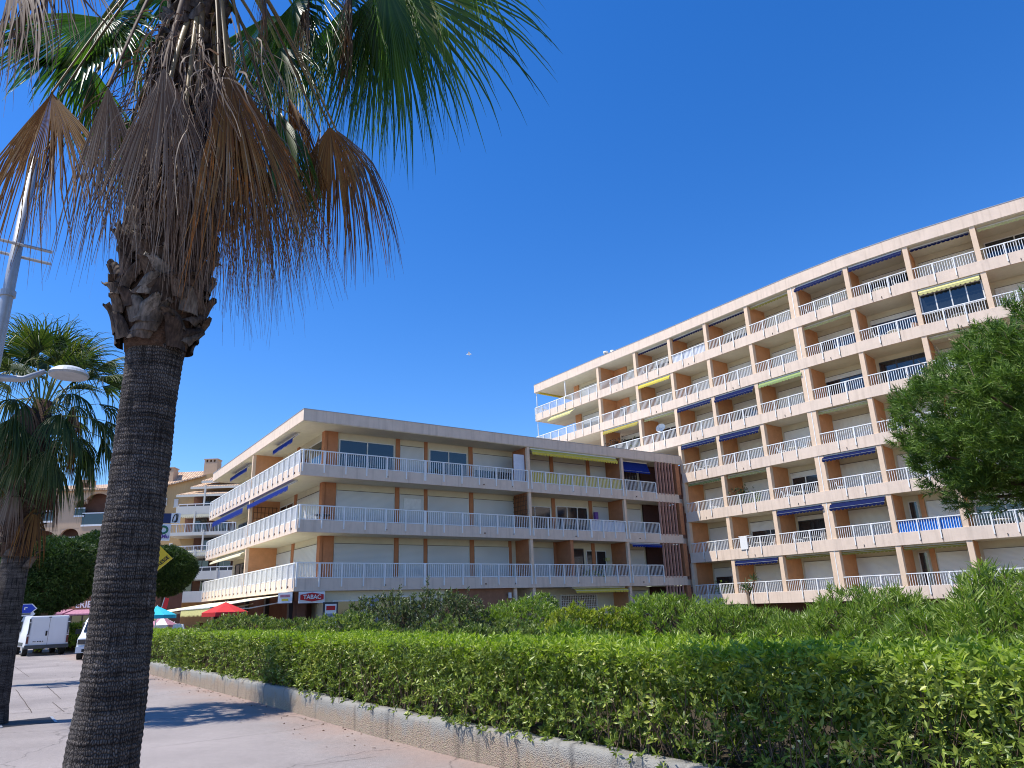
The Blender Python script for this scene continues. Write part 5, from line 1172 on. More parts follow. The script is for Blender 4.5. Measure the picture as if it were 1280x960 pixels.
def bayname(r, i): return {7: 'top', 6: 'sixth', 5: 'fifth', 4: 'fourth', 3: 'third', 2: 'second', 1: 'lowest'}[r] + ' balcony row, bay ' + {1: 'one', 2: 'two', 3: 'three', 4: 'four', 5: 'five', 6: 'six', 7: 'seven', 8: 'eight', 9: 'nine'}[i]
for (r, i, tb, chs) in [(7, 1, 0, [1.2, 2.6]), (7, 2, 1, [.7, 2.4]), (7, 6, 1, [.8, 2.5]), (7, 7, 1, [2.6]), (6, 7, 1, [1.0, 2.6]), (6, 6, 0, [2.2]), (6, 8, 1, [1.0, 2.5]), (5, 4, 0, [2.2, 2.8]), (4, 3, 1, [1.2, 2.6]), (4, 5, 1, [.8, 2.4]),
                        (3, 5, 1, [.7, 2.5]), (3, 3, 0, [2.0]), (2, 4, 1, [.7, 2.7]), (2, 5, 1, [1.0, 2.4]), (3, 6, 0, [.8]), (5, 8, 0, [2.4]), (2, 8, 1, [2.6])]:
    fr, ln = bayframe(i); z = zrail(r)-1.08
    for n_, u in enumerate(chs):
        chair(fr, u, .7+.2*n_, z, math.atan2(fr.U.y, fr.U.x) + (1.9 if n_ == 0 else 4.2), 'white chair on the %s, tall block, %s side' % (bayname(r, i), ('left' if n_ == 0 else 'right')))
    if tb: table(fr, (sum(chs)/len(chs) if len(chs) > 1 else 1.5), .75, z, 'round white table on the %s, tall block' % bayname(r, i))
chair(FF, .9, .8, 2.65+2.75+.22, 2.0, 'white chair at the corner of the middle balcony of the low block'); chair(FF, 8.3, .8, 8.37, 1.2, 'dark garden chair on the top balcony of the low block', 'dark')
table(FF, 1.5, .8, 5.62, 'small table at the corner of the middle balcony of the low block', 'dark')
# towel rack, plant tangle, satellite dish, big pot plants, lamp
def towel():
    fr, ln = bayframe(4); z = zrail(2); p = fr.p(1.15, .12, z-.1); root = empty('white_towel', p, 'white towel hung over the railing of the second balcony row', 'towel'); b = MB()
    b.box(fr, .8, 1.35, -.08, -.05, z-.75, z+.04, 'plastic'); b.box(fr, .7, 1.5, -.05, .3, z+.05, z+.09, 'plastic'); b.build('towel_cloth', root)
towel()
def dish():
    fr, ln = bayframe(2); z = zrail(5); p = fr.p(1.4, .7, z+.55); root = empty('satellite_dish', p, 'white satellite dish on the fifth balcony row of the tall block', 'satellite dish'); b = MB()
    d = Vector((-.5, -.7, .4)).normalized(); s = d.cross(Z).normalized(); t = s.cross(d); 
    rings = [[p + d*(-.12+.12*(q*q)) + (s*math.cos(a)+t*math.sin(a))*.38*q for a in np.linspace(0, 2*np.pi, 17)[:-1]] for q in (.02, .4, .75, 1)]
    for q in range(3):
        for a in range(16): b.quad([rings[q][a], rings[q][(a+1) % 16], rings[q+1][(a+1) % 16], rings[q+1][a]], 'plastic')
    b.build('reflector', root, True); b = MB(); b.tube([p - t*.36, p + d*.35], .012, 'metal', 5); b.tube([p-d*.1, p-d*.1-Z*1.6], .025, 'metal', 6); b.build('mast', root)
dish()
def pot(fr, u, v, z, rr, h, label, key='greyleaf', n=60):
    p = fr.p(u, v, z); root = empty('potted_plant', p, label, 'plant', 'potted plants on balconies'); b = MB(); b.tube([p, p+Z*.32], [.13, .18], 'terra', 12); b.build('pot', root)
    ac = NP(); q = np.array(p) + [0, 0, .3+h*.5] + rng.normal(size=(n, 3))*np.array([rr, rr, h*.45])*.6; v_, f_ = whorls(q, rng.normal(size=(n, 3))+[0, 0, .6], 6, .16, .05, (20, 80)); ac.add(v_, f_); ac.build('leaves', [key], root)
fr, ln = bayframe(1); pot(fr, 1.0, .8, zrail(5)-1.08, .6, 1.3, 'tangle of bare brown climbing plant on the fifth balcony row', 'boot', 160); pot(fr, 3.3, .5, zrail(5)-1.08, .35, .9, 'leafy plant behind the railing of the fifth balcony row', 'greyleaf')
fr, ln = bayframe(4); pot(fr, .8, .8, zrail(3)-1.08, .45, 1.3, 'tall leafy plant on the third balcony row of the tall block', 'greyleaf', 110); pot(fr, 1.9, .7, zrail(3)-1.08, .25, .8, 'small leafy plant on the third balcony row of the tall block', 'oleander')
fr, ln = bayframe(3); pot(fr, 1.9, .35, zrail(1)-1.08, .3, .8, 'flower pot plant on the lowest balcony row by the low block', 'oleander', 50); pot(fr, 2.7, .35, zrail(1)-1.08, .25, .75, 'second flower pot plant on the lowest balcony row by the low block', 'greyleaf', 50)
pot(FF, 18.8, .5, 2.87, .5, .5, 'spreading green plant on the lowest balcony of the low block', 'oleander', 60)

# ------------------------------------------------------------------ background buildings
BG = Frame((0, 80, 0), (1, 0, 0), (0, 1, 0))
def px(x, y): v = aty(x, y, 80); return v.x, v.z
def ochre():
    root = empty('ochre_building', (-34, 80, 0), 'ochre building with tiled roof and chimneys behind the low block', 'building')
    x0, _ = px(150, 700); xa, za = px(205, 607); xb, zb = px(262, 592); xr = px(340, 600)[0]; _, zr = px(300, 597)
    # main wall with sloping top
    P = [(x0, 0), (xr, 0), (xr, zr+.2), (px(283, 597)[0], zb), (xb, zb), (xa, za), (x0, za-1.2)]; b = MB()
    f = [Vector((a, 80, z)) for a, z in P]; g = [p + Vector((0, 12, 0)) for p in f]; b.quad(f, 'ochre'); b.quad(list(reversed(g)), 'ochre')
    for i in range(len(P)): j = (i+1) % len(P); b.quad([f[j], f[i], g[i], g[j]], 'ochre')
    b.build('wall', root)
    b = MB(); e0, e1 = px(188, 612), px(256, 594.6); r0, r1 = px(196, 593), px(262, 590)
    A = [Vector((e0[0], 79.6, e0[1])), Vector((e1[0], 79.6, e1[1])), Vector((r1[0]+.5, 83, r1[1]+.75)), Vector((r0[0]-.5, 83, r0[1]+.75))]
    b.hexa([p - Z*.15 for p in A] + A, 'tiles'); b.build('roof', root)
    for (xa_, ya, xb_, yb, Yc) in [(197, 585, 216, 600, 81), (256, 574, 270, 597, 80.6)]:
        p, q = aty(xa_, ya, Yc), aty(xb_, yb, Yc); c = MB(); c.box(WORLD, p.x, q.x, Yc, Yc+1.2, q.z-1, p.z-.35, 'pinkwall'); 
        w_ = q.x-p.x
        for k in range(4): c.box(WORLD, p.x+k*w_*.28, p.x+k*w_*.28+w_*.14, Yc, Yc+1.2, p.z-.35, p.z-.08, 'pinkwall')
        c.box(WORLD, p.x-.05, q.x+.05, Yc-.05, Yc+1.25, p.z-.08, p.z+.04, 'pinkwall'); c.box(WORLD, p.x+.1, q.x-.1, Yc+.3, Yc+.9, p.z-.34, p.z-.09, 'recess'); c.build('chimney', root)
    for (xa_, ya, xb_, yb) in [(218.5, 624, 222.5, 633.5), (206, 623, 208.5, 631), (212, 679, 215, 690), (206, 726, 210, 735), (193, 728, 197, 737)]:
        p, q = px(xa_, ya), px(xb_, yb); b = MB(); b.box(WORLD, p[0], q[0], 79.9, 80.02, q[1], p[1], 'shutter'); b.box(WORLD, p[0]-.06, q[0]+.06, 79.93, 80.01, q[1]-.08, q[1]-.01, 'whitewall'); b.build('window', root)
    # balcony stack, stepping forward as it goes down
    xR = px(345, 700)[0]
    LV = [(637, 647.5, 634, 236, 3.0, 0), (668.5, 672.5, 658, 224, 3.2, 0), (692, 698, 685, 235, 3.4, 0), (716, 726, 711, 226, 3.6, 1), (740, 753, 0, 205, 3.8, 1)]
    for n_, (ya, yb, yr, xl, out, solid) in enumerate(LV):
        xl_ = px(xl, ya)[0]; zt, zb_ = px(260, ya)[1], px(260, yb)[1]; b = MB()
        b.box(WORLD, xl_, xR, 80-out, 80.02, zb_, zt, 'whitewall'); b.build('balcony_slab', root)
        if yr:
            zr_ = px(260, yr)[1]; xm = xl_+.2; b = MB(); Yf = 80-out+.08; b.box(WORLD, xm, xR, Yf-.04, Yf+.04, zr_-.08, zr_, 'rail')
            for k in range(int((xR-xm)/.9)): b.box(WORLD, xm+k*.9, xm+k*.9+.06, Yf-.03, Yf+.03, zt, zr_-.08, 'rail')
            if n_ in (0, 3): b.box(WORLD, xm, xR, Yf+.05, Yf+.08, zt, zr_-.15, 'dframe')
            else:
                for k in range(int((xR-xm)/.16)): b.box(WORLD, xm+k*.16, xm+k*.16+.035, Yf-.01, Yf+.02, zt, zr_-.08, 'metal')
            b.build('railing', root)
        # brown recessed back wall with window, valance under the slab above
        zt2 = zt+1.95; b = MB(); b.box(WORLD, xl_+.6, xR, 79.75, 80.01, zt, zt2, 'recess'); b.build('recess_wall', root)
        for k in range(5):
            xw = xl_+1.6+k*2.4
            window(root, Frame((0, 79.72, 0), (1, 0, 0), (0, 1, 0)), xw, xw+1.5, 0, zt+.1, zt+1.8, 2, 'frame' if k % 2 else 'dframe')
        for k in range(2): wbox('post', root, WORLD, xl_+2.8+k*4.2, xl_+2.95+k*4.2, 80-out+.15, 80-out+.3, zt, zt2+.3, 'whitewall')
        if n_ in (1, 3): awning(root, Frame((0, 80-out+.6, 0), (1, 0, 0), (0, 1, 0)), xl_+1.2, xR, zt2+.3, 'creamawn', .4, .2, 0, .35)
    # tiled canopies above the top balconies
    for (xa_, ya, xb_, yb, dep) in [(232, 622, 300, 611, 2.2), (246, 611, 310, 602, 1.5), (258, 603, 330, 594, 1.2)]:
        p, q = px(xa_, ya), px(xb_, yb); b = MB(); A = [Vector((p[0], 80-dep, p[1])), Vector((px(345, ya)[0], 80-dep, p[1])), Vector((px(345, ya)[0], 80.02, p[1]+.75)), Vector((p[0]+1.2, 80.02, p[1]+.75))]
        b.hexa([v - Z*.12 for v in A] + A, 'tiles'); b.box(WORLD, p[0], px(345, ya)[0], 80-dep-.06, 80-dep-.005, p[1]-.28, p[1]-.05, 'whitewall'); b.build('canopy', root)
ochre()
def arcaded():
    root = empty('arcaded_building', (-49, 80, 0), 'pink building with arched loggias seen between the palms', 'building')
    xl, xr = px(-60, 700)[0], px(160, 700)[0]; zt = px(96, 612)[1]
    Y = 80
    b = MB(); b.box(WORLD, xl, xr, Y+1.2, Y+10, 0, zt, 'recess'); b.build('loggia_back_wall', root)
    # front wall with arched openings: built as grid cells with arch fillers
    opens = [(72, 93, 631, 657), (76, 96, 661, 682), (95.5, 105.5, 625, 645), (107, 134, 617, 656), (40, 66, 625, 652), (38, 68, 664, 690), (100, 128, 668, 692), (138, 158, 640, 660)]
    O = []
    for (xa_, xb_, ya, yb) in opens[1:]:
        a, c = px(xa_, ya), px(xb_, yb); O.append((a[0], c[0], c[1], a[1]))
    xs = sorted(set([xl, xr] + [o[0] for o in O] + [o[1] for o in O])); zs = sorted(set([0, zt] + [o[2] for o in O] + [o[3] for o in O])); b = MB()
    for i in range(len(xs)-1):
        for j in range(len(zs)-1):
            cx, cz = (xs[i]+xs[i+1])/2, (zs[j]+zs[j+1])/2
            if any(o[0] < cx < o[1] and o[2] < cz < o[3] for o in O): continue
            b.box(WORLD, xs[i], xs[i+1], Y, Y+.35, zs[j], zs[j+1], 'pinkwall')
    b.build('wall', root)
    for (xa_, xb_, z0, z1) in O:     # arch spandrels
        b = MB()
        w_ = (xb_-xa_)/2; cx = (xa_+xb_)/2; n = 10; h = min(w_*.8, (z1-z0)*.5)
        for k in range(n):
            a0, a1 = math.pi*k/n, math.pi*(k+1)/n; p0 = (cx-math.cos(a0)*w_, z1-h+math.sin(a0)*h); p1 = (cx-math.cos(a1)*w_, z1-h+math.sin(a1)*h)
            b.hexa([Vector((p0[0], Y+.01, p0[1])), Vector((p1[0], Y+.01, p1[1])), Vector((p1[0], Y+.34, p1[1])), Vector((p0[0], Y+.34, p0[1])), Vector((p0[0], Y+.01, z1)), Vector((p1[0], Y+.01, z1)), Vector((p1[0], Y+.34, z1)), Vector((p0[0], Y+.34, z1))], 'pinkwall')
        b.build('arch_surround', root)
    for (xa_, xb_, z0, z1) in O:
        b = MB(); zr_ = z0+min(1.3, (z1-z0)*.45); b.box(WORLD, xa_, xb_, Y-.06, Y-.01, zr_, zr_+.12, 'rail'); b.box(WORLD, xa_, xb_, Y-.06, Y-.01, z0-.1, z0+.1, 'rail'); b.box(WORLD, xa_, xb_, Y+.02, Y+.06, z0+.1, zr_, 'glass'); b.build('railing', root)
    b = MB(); A = [Vector((xl, Y-.4, zt)), Vector((xr, Y-.4, zt)), Vector((xr, Y+6, zt+1.6)), Vector((xl, Y+6, zt+1.6))]; b.hexa([p-Z*.2 for p in A]+A, 'tiles'); b.build('roof', root)
    p, q = px(97, 603), px(108, 617); b = MB(); b.box(WORLD, p[0], q[0], Y+.5, Y+1.6, q[1]-.5, p[1]+.4, 'pinkwall'); b.box(WORLD, p[0]+.1, q[0]-.1, Y+.48, Y+.499, p[1]-.5, p[1], 'recess'); b.build('chimney', root)
arcaded()
# brasserie front below the trees
def brasserie():
    Y = 66; root = empty('restaurant_front', (-34, Y, 0), 'dark restaurant front with pink awning and cream letters ERIE behind the vans', 'building')
    def P(x, y): v = aty(x, y, Y); return v.x, v.z
    a, c = P(-20, 748), P(190, 800); b = MB(); b.box(WORLD, a[0], c[0], Y, Y+5, 0, P(100, 741)[1], 'recess'); b.build('wall', root)
    a, c = P(92, 751), P(122, 761); b = MB(); b.box(WORLD, a[0], c[0], Y-.12, Y-.01, c[1], a[1], 'brick'); b.build('fascia_board', root)
    text(root, 'ERIE', Vector((P(105.5, 756)[0], Y-.15, P(105.5, 756)[1])), .78, 'signwhite', (1, 0, 0), Z, .015)
    for (x0, x1, y) in [(78, 92, 765), (94, 125, 765)]:
        a, c = P(x0, y-1.5), P(x1, y+1.5); b = MB(); A = [Vector((a[0], Y-1.6, c[1])), Vector((c[0], Y-1.6, c[1])), Vector((c[0], Y, a[1]+.12)), Vector((a[0], Y, a[1]+.12))]; b.hexa([p-Z*.12 for p in A]+A, 'pinkcloth'); b.build('awning', root)
    for k in range(8):
        x = P(60+k*14, 780)[0]; window(root, Frame((0, Y-.02, 0), (1, 0, 0), (0, 1, 0)), x, x+1.0, 0, .3, 2.2, 1, 'dframe')
brasserie()

# ------------------------------------------------------------------ street furniture
def lamp_post():
    q = 8/11.; x, y = -6.76*q, 8.68*q; root = empty('street_lamp', (x, y, 0), 'grey metal street lamp post with round white lamp head in front of the second palm', 'lamp post')
    h = Vector(at(86, 468, 8)); z = h.z; zb = at(22, 312, 8).z; zc = at(14, 368, 8).z
    b = MB(); b.tube([(x, y, 0), (x, y, .5), (x, y, zc), (x, y, at(50, 200, 8).z)], [.08, .062, .052, .044], 'metal', 16); b.build('pole', root, True)
    b = MB(); b.tube([(x, y, zc-.03), (x, y, zc+.03)], .068, 'metal', 16); b.build('collar', root)
    b = MB(); b.tube([(x, y, .0), (x, y, .12)], .13, 'metal', 16); b.build('foot', root)
    d = dirv(56); n = dirv(-34); c = Vector((x, y, zb))
    for s, dz in ((-.06, .06), (.06, -.02)):
        b = MB(); b.tube([c - d*.5 + n*s + Z*dz, c + d*.30 + n*s + Z*(dz-.04)], .016, 'metal', 6); b.build('cross_bar', root)
    b = MB(); b.tube([Vector((x, y, z-.13)), Vector((x, y, z-.11)) + d*.25, Vector((h.x, h.y, z)) - d*.2], [.036, .033, .025], 'metal', 8); b.build('arm', root, True)
    b = MB(); prof = [(0, .125), (.1, .118), (.19, .09), (.26, .045), (.29, .0), (.275, -.035), (.2, -.05), (0, -.055)]; prof = [(a*.62, c_*.66) for a, c_ in prof]; seg = 28; o = Vector((h.x, h.y, z)); k = 'lampwhite'
    for i in range(len(prof)-1):
        for j in range(seg):
            a0, a1 = 2*math.pi*j/seg, 2*math.pi*(j+1)/seg; r0, z0 = prof[i]; r1, z1 = prof[i+1]
            b.quad([o+Vector((math.cos(a0)*r0, math.sin(a0)*r0, z0)), o+Vector((math.cos(a0)*r1, math.sin(a0)*r1, z1)), o+Vector((math.cos(a1)*r1, math.sin(a1)*r1, z1)), o+Vector((math.cos(a1)*r0, math.sin(a1)*r0, z0))], k if i < 4 else 'metal')
    b.build('lamp_head', root, True)
lamp_post()
def sign_post():
    c = at(196, 700, 36.5); root = empty('sign_mast', (c.x, c.y, 0), 'mast with shop signs reading PRESSE half hidden behind the near palm trunk', 'sign')
    fr = Frame((c.x, c.y, 0), Vector(cam_R).normalized().cross(Z).cross(Z)*-1, Vector((0, 1, 0)))
    U = Vector((math.cos(R(24)), math.sin(R(24)), 0)); V = Vector((-U.y, U.x, 0)); fr = Frame((c.x, c.y, 0), U, V)
    x = lambda px_, py_: (at(px_, py_, 36)-Vector((c.x, c.y, 0))).dot(U)
    z = lambda px_, py_: at(px_, py_, 36).z
    wbox('mast_pole', root, fr, x(182, 700)-.06, x(182, 700)+.06, .06, .18, 0, 6.4, 'metal')
    wbox('bank_panel', root, fr, x(184, 646), x(213.5, 646), -.05, .05, z(205, 652.5), z(205, 640), 'navy')
    wbox('emblem_panel', root, fr, x(213.6, 646), x(225.5, 646), -.05, .05, z(218, 652.5), z(218, 640), 'signwhite')
    b = MB(); cx, cz = x(219, 646), (z(218, 652.5)+z(218, 640))/2
    pts = [fr.p(cx+.13*math.cos(a*.9)*(.4+.6*(a/6)), -.06, cz+.19*math.sin(a*1.0)) for a in np.linspace(-2.5, 4.5, 26)]; b.tube(pts, .022, 'black', 5); b.tube([p + Z*.02 + U*.05 for p in pts[4:15]], .018, 'black', 5); b.build('emblem', root)
    wbox('round_logo_panel', root, fr, x(186, 664), x(212.5, 664), -.05, .05, z(204, 674.5), z(204, 653.2), 'signwhite')
    b = MB(); cx, cz = x(203.5, 661), z(203.5, 661); pts = [fr.p(cx+.17*math.cos(a), -.06, cz+.15*math.sin(a)) for a in np.linspace(0, 2*np.pi, 20)]; b.tube(pts, .05, 'signgreen', 5, False); b.build('logo', root)
    text(root, 'Mu', fr.p(x(206, 669.5), -.07, z(206, 669.5)), .24, 'purple', U, Z, .008)
    # yellow triangular press sign
    P3 = [(x(198.5, 680), z(198.5, 680)), (x(215.5, 697), z(215.5, 697)), (x(195, 713.5), z(195, 713.5)), (x(188, 700), z(188, 700))]; b = MB()
    f = [fr.p(a, -.05, q) for a, q in P3]; g = [p + V*.1 for p in f]; b.quad(list(reversed(f)), 'signyellow'); b.quad(g, 'signyellow')
    for i in range(4): j = (i+1) % 4; b.quad([f[i], f[j], g[j], g[i]], 'signyellow')
    b.build('press_panel', root); b = MB(); Q = [P3[0], P3[3], (P3[2][0], P3[2][1]+.1), ((P3[0][0]+P3[2][0])/2-.1, (P3[0][1]+P3[2][1])/2)]; b.quad([fr.p(a, -.056, q) for a, q in Q], 'red'); b.build('red_corner', root)
    d = Vector((P3[1][0]-P3[2][0], 0, P3[1][1]-P3[2][1])).normalized(); ux = U*d.x + Z*d.z; uz = U*(-d.z) + Z*d.x; mid = fr.p((P3[1][0]+P3[2][0])/2, -.06, (P3[1][1]+P3[2][1])/2) + uz*.17
    text(root, 'PRESSE', mid, .22, 'black', ux, uz, .006)
sign_post()
def direction_sign():
    c = at(29, 762, 45); root = empty('direction_sign', (c.x, c.y, 0), 'blue arrow direction sign above a narrow white one behind the big white van', 'sign'); U = Vector((.9, .43, 0)).normalized(); V = Vector((-U.y, U.x, 0)); fr = Frame((c.x, c.y, 0), U, V)
    zc = at(29, 761, 45).z; zc2 = at(29, 767.8, 45).z
    def arrow(name, w0, w1, z_, h, key, v):
        b = MB(); P = [(w0, -h), (w1-h, -h), (w1, 0), (w1-h, h), (w0, h)]; f = [fr.p(a, v, z_+q) for a, q in P]; g = [p+V*.04 for p in f]; b.quad(list(reversed(f)), key); b.quad(g, key)
        for i in range(5): j = (i+1) % 5; b.quad([f[i], f[j], g[j], g[i]], key)
        return b.build(name, root)
    arrow('arrow_border', -.62, .60, zc, .235, 'signwhite', -.03); arrow('arrow_panel', -.60, .54, zc, .205, 'signblue', -.04); arrow('small_panel', -.60, .55, zc2, .10, 'signwhite', -.03)
    b = MB(); b.box(fr, -.42, -.38, -.05, -.041, zc-.12, zc+.1, 'signwhite'); b.box(fr, -.32, -.28, -.05, -.041, zc-.12, zc+.1, 'signwhite'); b.box(fr, -.42, -.28, -.05, -.041, zc+.02, zc+.06, 'signwhite')
    b.box(fr, -.12, -.07, -.05, -.041, zc-.06, zc+.08, 'signwhite'); b.box(fr, .04, .09, -.05, -.041, zc-.06, zc+.08, 'signwhite'); b.box(fr, .04, .18, -.05, -.041, zc+.03, zc+.08, 'signwhite'); b.box(fr, -.45, .35, -.045, -.031, zc2-.03, zc2+.03, 'greyplastic'); b.build('marking', root)
    wbox('post', root, fr, -.5, -.44, .02, .08, 0, zc+.3, 'metal')
direction_sign()

# ------------------------------------------------------------------ vans
def bevbox(prof, halfw, fr, key, name, parent, taper=.06, bev=.08):
    """side profile (y,z) extruded across and rounded; upper part leaning in"""
    bm = bmesh.new(); n = len(prof); L = []; Rr = []
    zm = max(p[1] for p in prof)
    for (y, z) in prof:
        t = max(0, (z-.9)/(zm-.9)); w_ = halfw - taper*t; L.append(bm.verts.new((-w_, y, z))); Rr.append(bm.verts.new((w_, y, z)))
    bm.faces.new(L); bm.faces.new(list(reversed(Rr)))
    for i in range(n): j = (i+1) % n; bm.faces.new((L[j], L[i], Rr[i], Rr[j]))
    bmesh.ops.recalc_face_normals(bm, faces=bm.faces)
    bmesh.ops.bevel(bm, geom=list(bm.edges), offset=bev, segments=3, affect='EDGES', profile=.6, clamp_overlap=True)
    me = bpy.data.meshes.new(name); bm.to_mesh(me); bm.free(); me.materials.append(M[key])
    for p in me.polygons: p.use_smooth = True
    o = bpy.data.objects.new(name, me); COL.objects.link(o); o.parent = parent; return o
def wheel(parent, x, y, r=.34, wd=.22):
    b = MB(); b.tube([(x-wd/2, y, r), (x+wd/2, y, r)], r, 'tyre', 22); o = MBlocal(b, 'wheel', parent); c = MB(); s = 1 if x > 0 else -1; c.tube([(x+s*(wd/2-.01), y, r), (x+s*(wd/2+.012), y, r)], r*.62, 'metal', 16); MBlocal(c, 'rim', o)
def MBlocal(b, name, parent):
    me = bpy.data.meshes.new(name); me.from_pydata(b.v, [], b.f)
    for k in b.mats: me.materials.append(M[k])
    me.polygons.foreach_set('material_index', b.mi); me.update(); o = bpy.data.objects.new(name, me); COL.objects.link(o); o.parent = parent; return o
def lbox(parent, name, x0, x1, y0, y1, z0, z1, key):
    b = MB(); b.box(WORLD, x0, x1, y0, y1, z0, z1, key); return MBlocal(b, name, parent)
def big_van():
    c = gz(56, 819.5); root = empty('white_van', (c.x, c.y, 0), 'big white panel van seen from the rear, parked on the left', 'van', 'parked white vans'); root.rotation_euler = (0, 0, R(40))
    # local: +y forward, rear at y=0
    bevbox([(0, .42), (0, 1.1), (.06, 1.96), (3.2, 2.0), (3.75, 1.75), (4.35, 1.2), (4.85, .95), (4.9, .4)], .96, None, 'vanwhite', 'body', root, .09, .07)
    lbox(root, 'rear_door', -.80, -.005, -.025, .02, .52, 1.84, 'vanwhite'); lbox(root, 'rear_door', .005, .80, -.025, .02, .52, 1.84, 'vanwhite')
    lbox(root, 'door_seam', -.006, .006, -.03, -.022, .52, 1.84, 'joint'); lbox(root, 'door_handle', -.13, -.05, -.05, -.026, .98, 1.22, 'black')
    lbox(root, 'rear_bumper', -.97, .97, -.10, .1, .36, .54, 'greyplastic'); lbox(root, 'number_plate', -.68, -.14, -.04, -.027, .66, .76, 'signwhite')
    for k in (-.64, -.56, -.45, -.38, -.31, -.22): lbox(root, 'plate_character', k, k+.045, -.045, -.0405, .68, .74, 'black')
    lbox(root, 'brake_lamp', -.06, .06, -.03, .0, 1.87, 1.92, 'black')
    for s in (-1, 1):
        lbox(root, 'tail_light', min(s*.84, s*.935), max(s*.84, s*.935), -.03, .1, .62, 1.08, 'redlamp'); lbox(root, 'pillar_trim', min(s*.84, s*.90), max(s*.84, s*.90), -.028, .05, 1.10, 1.84, 'greyplastic')
        for z in (.98, 1.62): lbox(root, 'door_hinge', min(s*.80, s*.92), max(s*.80, s*.92), -.055, -.031, z, z+.05, 'vanwhite')
        lbox(root, 'side_trim', min(s*.955, s*.985), max(s*.955, s*.985), .9, 3.4, .5, .66, 'greyplastic')
        lbox(root, 'cab_window', min(s*.90, s*.955), max(s*.90, s*.955), 2.7, 3.5, 1.2, 1.72, 'glass'); lbox(root, 'wing_mirror', min(s*.97, s*1.2), max(s*.97, s*1.2), 3.4, 3.5, 1.15, 1.42, 'black')
        for y in (.85, 3.9): wheel(root, s*.84, y)
    lbox(root, 'tow_bar', -.05, .05, -.16, -.08, .28, .38, 'metal')
big_van()
def small_van():
    c = Vector((-19.6, 35.2, 0)); root = empty('white_van', c, 'small white van facing the camera, mostly hidden behind the near palm trunk', 'van', 'parked white vans'); root.rotation_euler = (0, 0, R(203))
    # local +y forward, nose at y=+2
    bevbox([(-2, .35), (-2, 1.0), (-1.9, 1.78), (.2, 1.82), (.75, 1.7), (1.35, 1.12), (1.95, .92), (2.02, .35)], .84, None, 'vanwhite', 'body', root, .10, .09)
    b = MB(); b.quad([(-.66, .87, 1.66), (.66, .87, 1.66), (.72, 1.36, 1.16), (-.72, 1.36, 1.16)], 'glass'); MBlocal(b, 'windscreen', root)
    lbox(root, 'front_bumper', -.84, .84, 1.95, 2.08, .3, .56, 'vanwhite'); lbox(root, 'grille', -.5, .5, 2.03, 2.09, .58, .72, 'black'); lbox(root, 'lower_intake', -.6, .6, 2.06, 2.10, .34, .46, 'black')
    for s in (-1, 1):
        lbox(root, 'headlight', min(s*.52, s*.80), max(s*.52, s*.80), 1.93, 2.03, .66, .86, 'glass'); lbox(root, 'wing_mirror', min(s*.84, s*1.06), max(s*.84, s*1.06), 1.0, 1.12, 1.08, 1.30, 'black')
        lbox(root, 'side_window', min(s*.80, s*.845), max(s*.80, s*.845), .1, .95, 1.12, 1.58, 'glass')
        for y in (-1.25, 1.3): wheel(root, s*.74, y, .3, .2)
small_van()
# motor scooter beyond the palm
def scooter():
    c = gz(13, 806); root = empty('motor_scooter', (c.x, c.y, 0), 'dark motor scooter parked left of the big white van', 'scooter'); root.rotation_euler = (0, 0, R(30))
    for y in (-.6, .65):
        b = MB(); b.tube([(-.05, y, .26), (.05, y, .26)], .26, 'tyre', 18); MBlocal(b, 'wheel', root)
    b = MB(); b.tube([(0, -.75, .62), (0, -.3, .6), (0, 0, .35), (0, .35, .4), (0, .5, .95)], [.12, .16, .12, .10, .08], 'dark', 8); MBlocal(b, 'body', root)
    b = MB(); b.tube([(0, -.75, .78), (0, -.1, .76)], [.13, .14], 'black', 8); MBlocal(b, 'saddle', root); b = MB(); b.tube([(-.3, .45, 1.02), (.3, .45, 1.02)], .02, 'metal', 6); MBlocal(b, 'handlebar', root)
    b = MB(); b.tube([(0, .5, .9), (0, .65, .26)], .03, 'metal', 6); MBlocal(b, 'fork', root)
scooter()

# ------------------------------------------------------------------ café terrace beyond the hedge
def parasol(c, r, z, key, label, k2=None, tilt=.0):
    root = empty('parasol', (c.x, c.y, 0), label, 'parasol', 'cafe parasols'); b = MB(); n = 8
    top = Vector((c.x, c.y, z+.38)); rim = [Vector((c.x+math.cos(2*math.pi*i/n)*r, c.y+math.sin(2*math.pi*i/n)*r, z+tilt*math.cos(2*math.pi*i/n))) for i in range(n)]
    for i in range(n):
        j = (i+1) % n; kk = key if (k2 is None or i % 2) else k2; b.quad([rim[i], rim[j], top], kk); b.quad([rim[j]-Z*.01, rim[i]-Z*.01, top-Z*.015], kk); b.quad([rim[i], rim[j], rim[j]-Z*.15, rim[i]-Z*.15], kk)
    b.build('canopy', root); b = MB(); b.tube([(c.x, c.y, 0), (c.x, c.y, z+.42)], .022, 'rail', 8); b.build('pole', root)
    b = MB()
    for i in range(n): b.tube([Vector((c.x, c.y, z+.3)), rim[i]-Z*.005], .008, 'rail', 4, False)
    b.build('rib', root)
parasol(at(281, 768, 31), .9, 1.78, 'redcloth', 'red cafe parasol below the cream awnings'); parasol(at(196, 765, 36), .85, 1.78, 'turq', 'turquoise cafe parasol beside the near palm trunk'); parasol(at(203, 775, 37.5), .7, 1.35, 'pinkcloth', 'low pink striped parasol below the turquoise one', 'signwhite')
c = at(205, 770, 38.5); root = empty('banner_flag', (c.x, c.y, 0), 'leaning red banner flag behind the turquoise parasol', 'flag')
p0, p1, p2, p3 = at(202, 760, 38.5), at(208, 761, 38.5), at(211, 748, 38.5), at(206, 747, 38.5); b = MB(); q = [v + Vector((0, .03, 0)) for v in (p0, p1, p2, p3)]
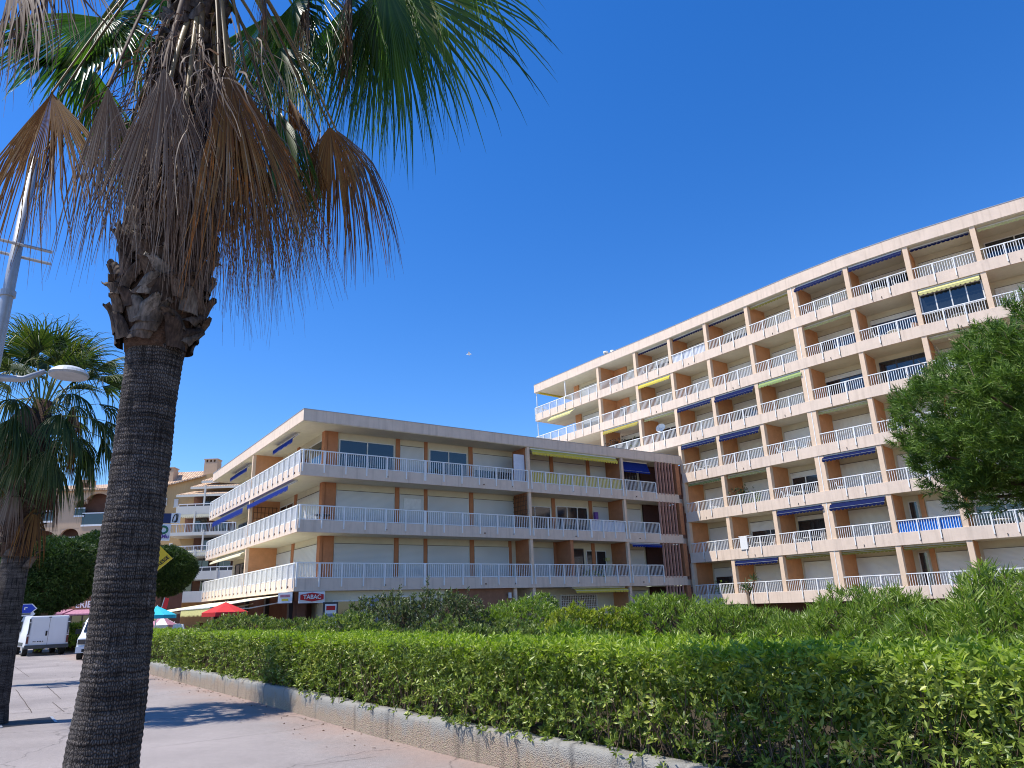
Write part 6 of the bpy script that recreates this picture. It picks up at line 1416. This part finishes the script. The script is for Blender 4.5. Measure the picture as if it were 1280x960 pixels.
b.hexa([p0, p1, q[1], q[0], p3, p2, q[2], q[3]], 'redcloth'); b.build('cloth', root); b = MB(); b.tube([(c.x-.2, c.y, 0), p0, p3], .02, 'metal', 6); b.build('pole', root)
for n_, (x, y, dd, key, nm) in enumerate([(218, 782, 36, 'plastic', 'nearest the near palm trunk'), (228, 782, 37, 'plastic', 'second from the near palm trunk'), (238, 781, 36, 'plastic', 'third from the near palm trunk'), (222, 781, 41, 'plastic', 'further back behind the first two'), (246, 780, 40, 'brown', 'brown, under the end of the cream awning'), (256, 780, 38, 'brown', 'brown, left of the red parasol')]):
    c = at(x, y, dd); q = Frame((c.x, c.y, 0), (1, 0, 0), (0, 1, 0)); chair(q, 0, 0, .45, n_*1.1, 'cafe chair on the terrace beyond the hedge, ' + nm, key, 'cafe chairs')
b = MB(); pc = [at(x, 770, 43) for x in (180, 300, 360)]; 
for i in range(2): 
    d = (pc[i+1]-pc[i]).normalized(); n_ = Vector((-d.y, d.x, 0)); P_ = [pc[i], pc[i+1], pc[i+1]+n_*3, pc[i]+n_*3]; b.prism([(p.x, p.y) for p in P_], .004, .45, 'whitewall')
tag(b.build('terrace'), kind='structure')
for n_, (x, key, nm) in enumerate([(200, 'gaily', 'left'), (212, 'gaily', 'right')]):
    c = at(x, 778, 39); root = empty('folded_stall_cloth', (c.x, c.y, .45), 'patterned pink and white cloth rack on the terrace, %s one of two' % nm, 'rack', 'cloth racks'); fr = Frame((c.x, c.y, 0), (1, 0, 0), (0, 1, 0))
    wbox('cloth', root, fr, -.22, .22, -.02, .02, .75, 1.45, key); wbox('rack_post', root, fr, -.25, -.22, -.02, .02, .45, 1.48, 'rail'); wbox('rack_post', root, fr, .22, .25, -.02, .02, .45, 1.48, 'rail')

# gull
def gull():
    c = at(586, 443, 60); root = empty('seagull', c, 'distant white gull gliding in the blue sky above the low block', 'bird'); b = MB()
    b.tube([c+Vector((-.22, 0, 0)), c+Vector((-.08, 0, .01)), c+Vector((.1, 0, .02)), c+Vector((.2, 0, .03)), c+Vector((.27, 0, .02))], [.012, .06, .065, .04, .01], 'plastic', 8); b.build('bird_body', root, True)
    for s in (-1, 1):
        b = MB(); P_ = [c+Vector((.08, 0, .04)), c+Vector((.10, s*.28, .12)), c+Vector((-.02, s*.62, .05)), c+Vector((-.02, s*.3, .10)), c+Vector((-.07, 0, .03))]; b.quad(P_, 'plastic'); b.quad([p-Z*.012 for p in reversed(P_)], 'lampwhite'); o = b.build('wing', root)
gull()
